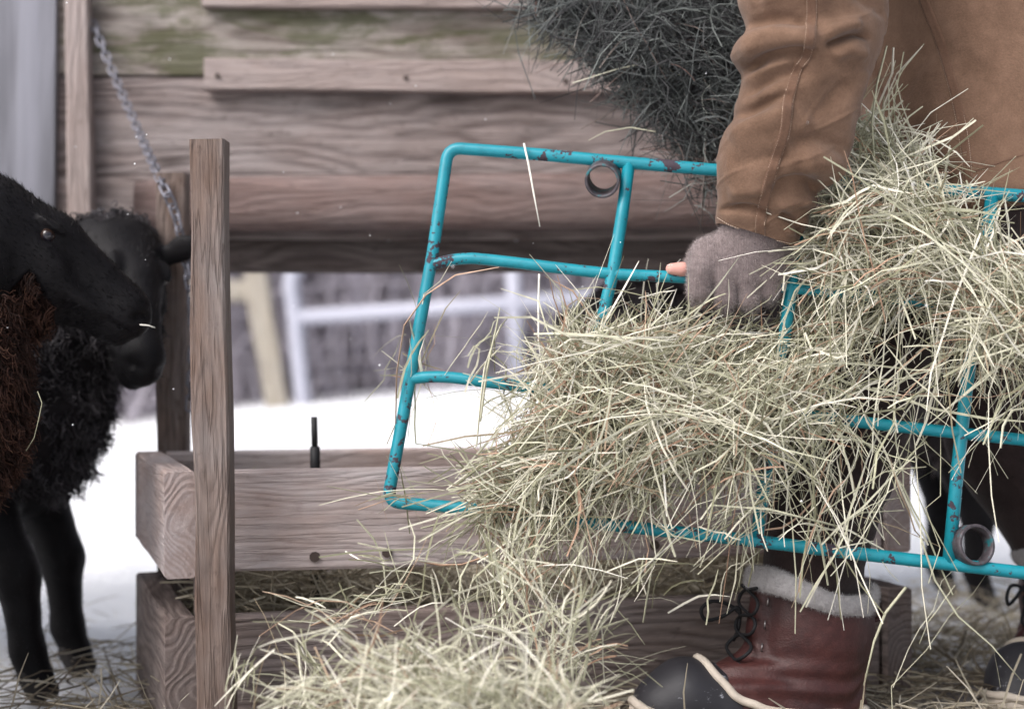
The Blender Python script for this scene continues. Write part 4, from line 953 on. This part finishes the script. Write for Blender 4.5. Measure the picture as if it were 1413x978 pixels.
# boots
def make_boot(ox, oy, yaw, pitch, seed, sink=0.0):
    """local frame: toe along +x, shaft over the origin"""
    cyw, syw = math.cos(yaw), math.sin(yaw); Rb = np.array(((cyw, -syw, 0), (syw, cyw, 0), (0, 0, 1)))
    cp, sp_ = math.cos(pitch), math.sin(pitch); Rp_ = np.array(((cp, 0, -sp_), (0, 1, 0), (sp_, 0, cp)))
    hl = np.array((-.085, 0, 0.0))
    Rb = Rb @ Rp_; org = np.array((ox, oy, sink)) + np.array((cyw, syw, 0)) * hl[0]
    T = lambda v: (np.asarray(v) - hl) @ Rb.T + org
    root_me = None
    # leather upper
    u_ = Sdf((-.13, -.11, .0), (.2, .11, .27), .0034)
    u_.chain([np.array(c) for c in ((-.012, 0, .075), (-.010, 0, .15), (.002, 0, .262))], [.068, .074, .079], .03, flat=((0, 1, 0), .86))
    u_.chain([np.array(c) for c in ((.0, 0, .07), (.075, 0, .062), (.150, 0, .044))], [.066, .052, .045], .03); u_.ell((-.045, 0, .055), (.05, .048, .05), k=.02)
    u_.cone((.075, 0, .104), (.078, 0, .24), .012, .010, .012, flat=((0, 1, 0), 1.8))
    Zg = (u_.lo[2] + u_.h * np.arange(u_.n[2]))[None, None, :].astype(np.float32); Xg = (u_.lo[0] + u_.h * np.arange(u_.n[0]))[:, None, None].astype(np.float32)
    u_.F = np.maximum(u_.F, Zg - (.212 - .17 * (Xg - .0) * 0 + .10 * Xg)); u_.F = np.maximum(u_.F, .012 - Zg); u_.F = np.maximum(u_.F, Xg - .152)
    V, Q = u_.mesh(2); N = normals(V, Q)
    ank = np.exp(-((V[:, 2] - .095) / .035) ** 2); cr = np.sin((V[:, 2] * 1.0 + .25 * V[:, 0] + .012 * np.sin(V[:, 1] * 40 + V[:, 0] * 25)) * 210)
    V = V + N * (wnoise(V, 30, seed, 2) * .003 + ank * cr * .0022 + wnoise(V, 120, seed + 1, 2) * .0005)[:, None]
    V0_, Q0_ = V, Q
    bo = obj('boot', make_mesh('boot', T(V), Q), M['leather'], per); bb = bvh_of(T(V), Q)
    def sub(name, V_, F_, mt): return obj(name, make_mesh(name, T(V_), F_), mt, bo)
    # rubber shell with cream rims
    s_ = Sdf((-.13, -.1, -.004), (.29, .1, .14), .0034)
    s_.chain([np.array(c) for c in ((-.065, 0, .03), (.03, 0, .03), (.11, 0, .036), (.172, 0, .034))], [.043, .047, .052, .049], .03); s_.chain([np.array(c) for c in ((.125, 0, .050), (.162, 0, .054), (.192, 0, .038))], [.050, .049, .039], .02, flat=((0, 1, 0), 1.02))
    Zs = (s_.lo[2] + s_.h * np.arange(s_.n[2]))[None, None, :].astype(np.float32); Xs = (s_.lo[0] + s_.h * np.arange(s_.n[0]))[:, None, None].astype(np.float32)
    topz = np.interp(Xs, (-.12, .03, .09, .115, .14, .3), (.058, .050, .058, .085, .2, .3)).astype(np.float32)
    s_.F = np.maximum(s_.F, Zs - topz); s_.F = np.maximum(s_.F, .016 - Zs)
    V, Q = s_.mesh(2); sub('rubber_shell', V, Q, M['rubber']); bsh = bvh_of(V, Q); bup = bvh_of(V0_, Q0_)
    def onto(p, c, grow):
        o_ = Vector([float(v) for v in c]); dd = Vector([float(v) for v in np.array(p) - np.array(c)]).normalized(); best = 0
        for t_ in (bsh, bup):
            h_ = t_.ray_cast(o_ + dd * .3, -dd)
            if h_[0] is not None: best = max(best, (h_[0] - o_).length)
        return np.array(o_ + dd * (best + grow)) if best else np.array(p)
    rim = []
    for ph in np.linspace(-.98, .98, 41):          # the shell's upper edge, from heel along one side over the instep to the other
        a = abs(ph); sgn = 1 if ph > 0 else -1
        x = np.interp(a, (0, .18, .36, .5, .7, 1), (.150, .140, .112, .07, .01, -.085)); z = np.interp(a, (0, .18, .36, .5, .7, 1), (.109, .098, .070, .056, .053, .058)); y = sgn * np.interp(a, (0, .18, .36, .5, .7, .9, 1), (0, .034, .052, .052, .050, .044, .02))
        rim.append(onto((x, y, z), (x - .02 * (1 - a), 0, .03), .0005))
    v_, f_ = tube_arrays(smooth_path(rim, 3), .0072, 8, flat=.8); sub('cream_rim', v_, f_, M['cream'])
    def outline(grow, n=56):
        o_ = []
        for t in np.linspace(0, 2 * math.pi, n, endpoint=False):
            cx = math.cos(t); x = .066 + (.158 + grow) * cx; w = np.interp(x, (-.1, -.06, .03, .125, .17, .205, .2285), (.0, .043, .046, .055, .051, .036, .0)); o_.append((x, math.copysign(max(w + grow, .004), math.sin(t)) if abs(math.sin(t)) > 1e-6 else 0, 0))
        return smooth_path(np.array(o_), 2, closed=True)
    ol = outline(.004)
    rk = lambda x: .018 * np.clip((x - .15) / .1, 0, 1) ** 2
    w1 = ol.copy(); w1[:, 2] = .030 + rk(w1[:, 0]) * 1.2; w1 = np.array([onto(p_, (np.clip(p_[0], -.04, .15), 0, p_[2]), .0) for p_ in w1]); v_, f_ = tube_arrays(w1, .0062, 8, closed=True); sub('cream_welt', v_, f_, M['cream'])
    ol = np.array([onto((p_[0], p_[1], .026), (np.clip(p_[0], -.04, .15), 0, .026), .004) for p_ in ol]); top = ol.copy(); top[:, 2] = .026 + rk(top[:, 0]); bot = ol.copy(); bot[:, 2] = .0 + rk(bot[:, 0]); k = len(ol)
    Vv = np.concatenate([bot, top]); Fs = [(i, (i + 1) % k, k + (i + 1) % k, k + i) for i in range(k)] + [tuple(range(k - 1, -1, -1)), tuple(range(k, 2 * k))]
    sub('sole', Vv, Fs, M['cream'])
    # felt liner rolled over the top
    t = np.linspace(0, 2 * math.pi, 60, endpoint=False); fc = np.stack([.004 + .083 * np.cos(t), .069 * np.sin(t), .212 + .12 * .083 * np.cos(t) + .010 * np.clip(-np.cos(t) - .75, 0, 1) * 6 + .004 * np.sin(3 * t)], 1)
    k = 14; Vv = []
    for i in range(60):
        for j in range(k):
            a = j / k * 2 * math.pi; rr = .0140 * (abs(math.cos(a)) ** 2.6 + abs(math.sin(a)) ** 2.6) ** (-1 / 2.6); nrm = np.array((math.cos(t[i]), math.sin(t[i]), 0))
            Vv.append(fc[i] + nrm * math.cos(a) * rr * .62 + np.array((0, 0, math.sin(a) * rr * (1.05 + .15 * math.sin(t[i] * 2 + 1)))))
    Fq = np.array([(i * k + j, ((i + 1) % 60) * k + j, ((i + 1) % 60) * k + (j + 1) % k, i * k + (j + 1) % k) for i in range(60) for j in range(k)])
    Vv = np.array(Vv) + wnoise(np.array(Vv), 70, seed + 4, 2)[:, None] * .0012; sub('felt_collar', Vv, Fq, M['felt'])
    fuzz('felt_fuzz', T(Vv), Fq, 22000, .0042, .0002, seed + 6, M['felt_fuzz'], bo, spread=.8)
    # laces, eyelets, bow, pull loop
    for side in (-1, 1):
        for q, z in enumerate((.105, .135, .165, .195)):
            c = np.array((.068 + .02 * (q == 0), side * .026, z)); a_ = np.linspace(0, 6.283, 12, endpoint=False)
            ring_ = np.stack([c[0] + .004 * np.cos(a_) * .4 + .007, c[1] + .004 * np.cos(a_), c[2] + .005 * np.sin(a_)], 1); v_, f_ = tube_arrays(ring_, .0011, 5, closed=True); sub('eyelet', v_, f_, M['eyelet'])
    zs = (.105, .135, .165, .195); lace = []
    for q in range(4): lace.append(((.090 + .012 * (q == 0)), (.026 if q % 2 else -.026), zs[q])); lace.append((.093 + .01 * (q == 0), (-.026 if q % 2 else .026), zs[q] + .012))
    v_, f_ = tube_arrays(smooth_path(lace, 6), .0024, 6); sub('lace', v_, f_, M['lace'])
    lace2 = [(a, -b, c + .004) for a, b, c in lace]; v_, f_ = tube_arrays(smooth_path(lace2, 6), .0024, 6); sub('lace', v_, f_, M['lace'])
    bow = smooth_path([(.088, -.03, .168), (.105, -.034, .178), (.128, -.036, .180), (.142, -.036, .168), (.134, -.037, .154), (.112, -.036, .160), (.092, -.03, .176), (.088, -.03, .150), (.092, -.034, .130)], 7); v_, f_ = tube_arrays(bow, .0026, 7); sub('lace_bow', v_, f_, M['lace'])
    pl = smooth_path([(-.072, 0, .205), (-.096, 0, .200), (-.100, 0, .187), (-.074, 0, .178)], 6); v_, f_ = tube_arrays(pl, .0075, 8, flat=.45); sub('pull_loop', v_, f_, M['leather'])
    for pts_ in ([(.068, .195), (.040, .192), (.024, .175), (.030, .165)], [(.068, .160), (.038, .156), (.026, .138)], [(.078, .128), (.050, .122), (.040, .100)], [(-.03, .19), (-.048, .15), (-.040, .11), (-.02, .085), (.03, .07)]):
        loc = []
        for x, z in smooth_path([(a, b, 0) for a, b in pts_], 8)[:, :2]:
            o_ = T(np.array((x, -.2, z))); dr_ = Rb @ np.array((0, 1.0, 0)); hh = bb.ray_cast(Vector([float(v) for v in o_]), Vector([float(v) for v in dr_]))
            if hh[0] is not None: loc.append(np.array(hh[0]) - dr_ * .0004)
        if len(loc) > 2: tube('stitching', loc, .0009, M['dark_stitch'], bo, 5)
    return bo
b1 = make_boot(.378, 1.915, math.radians(180 + 12), math.radians(8), 500, -.022)
b2 = make_boot(.845, 2.16, math.radians(180 + 48), 0, 520)
# ---------------------------------------------------------------- hay
def blobs(spec, seed, lens=(60, 250), thick=(.75, 1.9), mult=1.0, clump=22, curly=1.0, m=5):
    """spec rows: cx, cy, rx, ry, rot, distance, depth spread, count, main angle, angle spread[, length scale]; strands fall in small wisps"""
    r = np.random.default_rng(seed); Cs, Rs_, Rn, Fl = [], [], [], []
    for row in spec:
        cx, cy, rx, ry, rot, d, dd, n, ang, spr = row[:10]; ls = row[10] if len(row) > 10 else 1.0
        n = max(4, int(n * mult)); w = max(2, n // clump); k = r.integers(0, w, n); loose = r.random(n) < .35
        def spot(m):
            a = r.random(m) * 6.283; q = r.random(m) ** .55; return q * np.cos(a) * rx, q * np.sin(a) * ry
        wx, wy = spot(w); lx, ly = spot(n); x = np.where(loose, lx, wx[k] + 15 * r.normal(size=n)); y = np.where(loose, ly, wy[k] + 10 * r.normal(size=n)); ro = math.radians(rot)
        px = cx + x * math.cos(ro) + y * math.sin(ro); py = cy - x * math.sin(ro) + y * math.cos(ro)
        wd = r.normal(size=w); ds = d + dd * np.clip(np.where(loose, r.normal(size=n), wd[k] + .35 * r.normal(size=n)), -2.2, 2.2)
        mid = np.stack([(px - 706.5) / F * ds, ds, CAMZ + (489 - py) / F * ds], 1)
        wa = r.normal(size=w); th_ = np.radians(ang + np.where(loose, 1.25 * spr * r.normal(size=n), spr * wa[k] + 17 * r.normal(size=n))); dz = .35 * r.normal(size=n)
        dirs = unit(np.stack([np.cos(th_), dz, np.sin(th_)], 1))
        L = S(1, d) * (lens[0] + (lens[1] - lens[0]) * r.random(n) ** 2.0) * ls
        cv = curly * np.where(r.random(n) < .45, r.uniform(.06, .22, n), r.uniform(0, .05, n)); kk = np.where(r.random(n) < .35, .026, .007)
        Cs.append(hay_lines(mid, dirs, L, cv, kk, m, r.uniform(0, .12, n), r))
        leaf = r.random(n) < .07; t_ = S(1, d) * (thick[0] + (thick[1] - thick[0]) * r.random(n) ** 1.8) * np.where(leaf, 1.5, 1); Rs_.append(t_); Rn.append(np.clip(r.random(n) * .8 + .2 * r.random(w)[k], 0, 1)); Fl.append(np.where(leaf, .12, np.where(r.random(n) < .45, .25, .9)))
    return np.concatenate(Cs), np.concatenate(Rs_), np.concatenate(Rn), np.concatenate(Fl)
def floor_clip(C, lift=.002):
    g = ground_z(C[:, :, 0], C[:, :, 1]) + lift; low = (g - C[:, :, 2]).max(1); C[:, :, 2] += np.clip(low, 0, None)[:, None] * (1)
    return C
carried = [
 # heap behind and beside the sleeve, draped over the top rail
 (1205, 222, 42, 62, 25, 1.90, .035, 520, -40, 50), (1250, 262, 70, 50, -45, 1.87, .035, 700, -50, 40), (1215, 310, 85, 65, 0, 1.85, .045, 1100, 20, 55),
 (1155, 340, 42, 62, 0, 1.87, .03, 420, 60, 40), (1290, 340, 85, 60, -35, 1.83, .04, 1000, -35, 40), (1370, 400, 80, 70, -35, 1.80, .04, 950, -40, 40), (1420, 455, 70, 70, -30, 1.78, .04, 650, -50, 40), (1500, 500, 80, 80, 0, 1.78, .05, 500, -50, 40),
 (1215, 378, 90, 34, 0, 1.84, .045, 600, 25, 40), (1345, 440, 55, 26, -30, 1.80, .03, 200, -30, 45),
 # main swathe lying along the middle bars
 (1115, 470, 85, 34, 14, 1.865, .03, 600, 25, 30), (985, 492, 110, 28, 5, 1.89, .025, 800, 12, 28), (870, 486, 90, 34, 12, 1.86, .04, 650, 25, 42), (785, 500, 55, 42, 35, 1.86, .035, 330, 45, 42),
 (820, 560, 85, 55, 0, 1.85, .04, 800, 40, 55), (930, 565, 120, 54, 0, 1.83, .045, 1300, 30, 55), (1035, 566, 105, 54, 0, 1.82, .045, 950, 15, 50), (1105, 540, 58, 45, 0, 1.82, .04, 290, 60, 40, .8),
 (745, 620, 60, 55, 30, 1.85, .03, 360, 55, 40), (700, 672, 70, 38, 28, 1.84, .03, 400, 38, 35), (830, 640, 90, 50, 0, 1.84, .035, 700, 50, 50), (935, 625, 95, 40, 0, 1.82, .035, 450, 40, 50, .85), (1000, 615, 70, 42, 0, 1.82, .035, 330, 40, 50, .8),
 (760, 680, 70, 35, 10, 1.84, .03, 300, 60, 40), (850, 685, 90, 24, 0, 1.83, .03, 130, 40, 50), (950, 685, 90, 26, 0, 1.82, .03, 90, 45, 50),
 # strands hanging down past the trousers and boot
 (1135, 605, 60, 55, 0, 1.81, .03, 105, 82, 24), (1165, 660, 46, 60, 0, 1.80, .025, 55, 85, 25, 1.2), (1090, 690, 60, 50, 0, 1.80, .025, 60, 80, 40), (1205, 620, 40, 80, 0, 1.80, .03, 60, 75, 25, 1.2), (1075, 738, 95, 12, -5, 1.805, .02, 45, 30, 60, .7), (1180, 750, 50, 30, 0, 1.80, .02, 26, 80, 35),
 (1330, 520, 70, 45, 0, 1.79, .03, 90, 70, 35), (1240, 540, 60, 50, 0, 1.80, .03, 60, 50, 40, 1.1), (1385, 560, 60, 50, 0, 1.78, .03, 40, 70, 30), (1250, 700, 50, 100, 0, 1.79, .03, 26, 75, 25, 1.2), (1330, 850, 80, 90, 0, 1.80, .03, 8, 60, 40, 1.1),
 # wisps at the panel's end
 (572, 470, 14, 70, -10, 1.90, .01, 34, 78, 14), (552, 500, 30, 26, 0, 1.90, .015, 30, 20, 60, .6), (600, 690, 60, 14, -8, 1.87, .015, 45, 15, 40, .7), (960, 410, 50, 30, 0, 1.84, .02, 40, 60, 40, .8), (690, 520, 30, 50, 0, 1.86, .02, 70, 60, 35, .8), (1120, 725, 50, 16, 0, 1.80, .02, 30, 50, 50),
]
C, rd, rn_, fl = blobs(carried, 801, (65, 300), (.65, 2.1), .33, 11, 1.0, 6)
inner_shade = [(a, b, c * .85, d_ * .72, e, f_ + .03, g_, n_, h_, i_) + tuple(q) for (a, b, c, d_, e, f_, g_, n_, h_, i_, *q) in carried if n_ > 250]     # inner strands coloured darker, painting shade into the heap's gaps
C2, rd2, rn2, fl2 = blobs(inner_shade, 811, (40, 150), (.7, 1.6), .36, 14, 1.0, 6); rn2 = rn2 * .40
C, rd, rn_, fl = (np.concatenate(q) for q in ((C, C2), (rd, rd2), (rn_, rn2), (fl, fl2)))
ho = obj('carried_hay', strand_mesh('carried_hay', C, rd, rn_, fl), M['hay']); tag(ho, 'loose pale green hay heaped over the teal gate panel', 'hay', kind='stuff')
# hay slipping off the panel onto the heap in front of the feeder
slip = [(715, 735, 55, 50, 40, 1.81, .03, 170, 68, 26), (745, 790, 55, 80, 10, 1.78, .035, 240, 75, 28), (700, 830, 55, 60, 30, 1.66, .04, 200, 55, 40), (775, 870, 60, 80, 0, 1.66, .04, 200, 78, 30), (850, 770, 60, 70, 0, 1.81, .03, 45, 72, 26), (560, 908, 95, 24, 10, 1.56, .03, 330, 15, 45, .8),
        (650, 940, 125, 34, 0, 1.54, .04, 750, 15, 50), (520, 960, 135, 30, 0, 1.52, .04, 700, 5, 45), (700, 972, 135, 34, 0, 1.52, .04, 650, 10, 50), (620, 1020, 240, 50, 0, 1.50, .06, 1600, 5, 55), (430, 850, 90, 40, 0, 1.72, .03, 90, 20, 50, .8), (400, 940, 90, 40, 0, 1.66, .04, 180, 5, 50, .8), (830, 905, 70, 60, 0, 1.74, .05, 90, 40, 55), (560, 800, 90, 40, 20, 1.78, .03, 130, 35, 45, .8), (930, 800, 90, 40, 0, 1.80, .03, 40, 40, 50), (450, 880, 50, 26, 0, 1.58, .03, 50, -15, 40)]
C, rd, rn_, fl = blobs(slip, 802, (60, 220), (.8, 2.3), .25, 10, 1.2); C = floor_clip(C)
so_ = obj('fallen_hay', strand_mesh('fallen_hay', C, rd, rn_, fl), M['hay']); tag(so_, 'heap of pale hay sliding to the ground in front of the feeder', 'hay', kind='stuff')
# hay inside the feeder
r = np.random.default_rng(803); n = 5200
uu = r.uniform(.07, TL - .07, n); vv = r.uniform(.055, .375, n); zq = r.uniform(.03, .30, n) * (.75 + .25 * np.sin(uu * 9)) + .03 * (uu > .35)
mid = O + uu[:, None] * uF + vv[:, None] * vE; mid[:, 2] = zq
Lh = r.uniform(.05, .13, n); dirs = unit(r.normal(size=(n, 3)) * (1, .5, .35) + uF * .3); 
e_ = np.clip((uu - .06) , 0, .03) + .0
C = hay_lines(mid, dirs, Lh, r.uniform(0, .1, n), np.full(n, .01), 5, rng=r)
X = C - O; w_u = np.clip((X @ uF), .055, TL - .055); vmin, vmax = .048, .385
nv = np.array((-uF[1], uF[0], 0)); cv_ = X @ nv; cvc = np.clip(cv_, .046, .375); C += (cvc - cv_)[..., None] * nv; C[:, :, 2] = np.clip(C[:, :, 2], .012, .40)
ff = obj('feeder_hay', strand_mesh('feeder_hay', C, r.uniform(.0009, .0024, n), .25 + .75 * r.random(n), np.where(r.random(n) < .4, .3, .9)), M['hay_old']); tag(ff, 'dull older hay lying inside the timber feeder', 'hay', kind='stuff')
# litter on the ground
n = 22000; x = r.uniform(-1.5, 1.6, n); y = 1.15 + 2.2 * r.random(n) ** .9
keep = (np.exp(-((x - .55) / .9) ** 2 - ((y - 1.9) / .6) ** 2) * 1.5 + .30 * np.exp(-((x + .55) / .35) ** 2 - ((y - 1.9) / .35) ** 2) + .5 * np.exp(-((x - .9) / .5) ** 2 - ((y - 2.4) / .5) ** 2)) > r.random(n)
inside = ((np.stack([x, y], 1) - O[:2]) @ uF[:2] > .05) & ((np.stack([x, y], 1) - O[:2]) @ uF[:2] < TL - .05) & ((np.stack([x, y], 1) - O[:2]) @ nv[:2] > .0) & ((np.stack([x, y], 1) - O[:2]) @ nv[:2] < .43)
keep &= ~inside; x, y = x[keep], y[keep]; n = len(x)
mid = np.stack([x, y, ground_z(x, y) + .004 + .045 * r.random(n) ** 1.5], 1); dirs = unit(np.stack([r.normal(size=n), r.normal(size=n), .22 * r.normal(size=n)], 1))
C = floor_clip(hay_lines(mid, dirs, r.uniform(.05, .17, n), r.uniform(0, .1, n), np.full(n, .012), 5, rng=r), -.004)
gl = obj('ground_litter', strand_mesh('ground_litter', C, r.uniform(.0009, .0022, n), r.random(n), np.where(r.random(n) < .4, .3, .9)), M['hay_old']); tag(gl, 'trampled old hay scattered over the snowy ground', 'hay litter', kind='stuff')
# dark compressed bundle under the other arm
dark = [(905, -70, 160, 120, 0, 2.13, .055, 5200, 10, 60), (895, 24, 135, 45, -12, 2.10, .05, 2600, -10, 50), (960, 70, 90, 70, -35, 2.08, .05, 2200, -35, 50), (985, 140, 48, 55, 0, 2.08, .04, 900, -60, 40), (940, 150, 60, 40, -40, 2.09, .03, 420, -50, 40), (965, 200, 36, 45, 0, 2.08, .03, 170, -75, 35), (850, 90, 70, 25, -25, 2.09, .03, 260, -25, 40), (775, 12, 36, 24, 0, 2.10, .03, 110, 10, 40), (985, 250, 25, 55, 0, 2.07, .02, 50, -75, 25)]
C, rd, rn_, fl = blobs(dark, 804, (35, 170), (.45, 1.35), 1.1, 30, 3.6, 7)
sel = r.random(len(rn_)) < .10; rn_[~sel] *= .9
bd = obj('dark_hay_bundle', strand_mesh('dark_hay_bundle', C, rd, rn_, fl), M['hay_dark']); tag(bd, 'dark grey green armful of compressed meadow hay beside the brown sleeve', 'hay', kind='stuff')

# single stalks that stand out
def stalk(pts, rad, label, rnd=.9):
    p = np.array([P(*q) for q in pts]); p = np.repeat(p, 2, 0)[:-1] * 1.0; p[1::2] = (p[0:-1:2] * .82 + p[2::2] * .18); m = len(p); V, Fs = tube_arrays(p, rad * np.interp(np.linspace(0, 1, m), (0, .5, 1), (1, .95, .5)), 6)
    me = make_mesh('hay_stalk', V, Fs); attr(me, 'rnd', np.full(len(V), rnd)); o = obj('hay_stalk', me, M['hay']); tag(o, label, 'stalk', 'single hay stalks')
gd = lambda px, py: float(G(px, py)[1]) - .014
stalk([(723, 198, gd(723, 198)), (729, 225, gd(729, 225)), (737, 270, 1.9), (745, 313, 1.9)], .0016, 'pale straight hay stalk hooked over the top rail of the teal gate', .95)
stalk([(744, 378, 1.865), (743, 420, 1.86), (743, 470, 1.855), (748, 510, 1.85)], .0016, 'pale upright hay stalk standing out of the heap below the middle bar', .95)
stalk([(1270, 740, 1.78), (1290, 800, 1.78), (1322, 850, 1.78), (1368, 890, 1.78), (1409, 938, 1.78)], .0014, 'long kinked hay stalk hanging below the lower pipe ring', .45)
stalk([(1250, 810, 1.78), (1222, 845, 1.77), (1206, 885, 1.77), (1192, 945, 1.77)], .0019, 'thick pale green hay stem bent down behind the boot heel', .4)
stalk([(940, 105, 2.03), (900, 85, 2.02), (850, 96, 2.02), (790, 115, 2.02)], .0013, 'light grey green blade arching out of the dark bundle', .62)
stalk([(905, 182, 2.02), (870, 176, 2.02), (835, 182, 2.02), (812, 194, 2.02)], .0010, 'thin pale blade below the dark bundle pointing at the wall', .5)
stalk([(213, 402, 1.98), (214, 449, 1.985), (205, 449, 1.985), (196, 447, 1.985)], .0009, 'wisp of hay in the mouth of the brown fleeced sheep', .95) if False else None
stalk([(193, 448, 1.955), (205, 449, 1.955), (214, 452, 1.955)], .0012, 'short wisp of hay held in the black muzzle', .95)
stalk([(52, 540, 1.785), (58, 556, 1.775), (53, 580, 1.775), (47, 604, 1.78), (36, 622, 1.785)], .0006, 'thin bent wisp caught in the brown curly fleece', .3)
# snowflakes in the air
r = np.random.default_rng(9); nf = 55; Vs, Fq = [], []
ico = np.array([(1, 0, 0), (-1, 0, 0), (0, 1, 0), (0, -1, 0), (0, 0, 1), (0, 0, -1)], float); icf = [(0, 2, 4), (2, 1, 4), (1, 3, 4), (3, 0, 4), (2, 0, 5), (1, 2, 5), (3, 1, 5), (0, 3, 5)]
for i in range(nf):
    d = r.uniform(1.4, 2.6); p = P(r.uniform(0, 1413), r.uniform(0, 700), d); b = len(Vs) * 6
    Vs.append(p + ico * r.uniform(.0006, .0017) * r.uniform(.6, 1.2, (6, 1))); Fq += [tuple(k + b for k in f_) for f_ in icf]
sn = obj('falling_snow', make_mesh('falling_snow', np.concatenate(Vs), Fq), M['snowflake']); tag(sn, 'sparse tiny snowflakes drifting through the air', 'snow', kind='stuff')
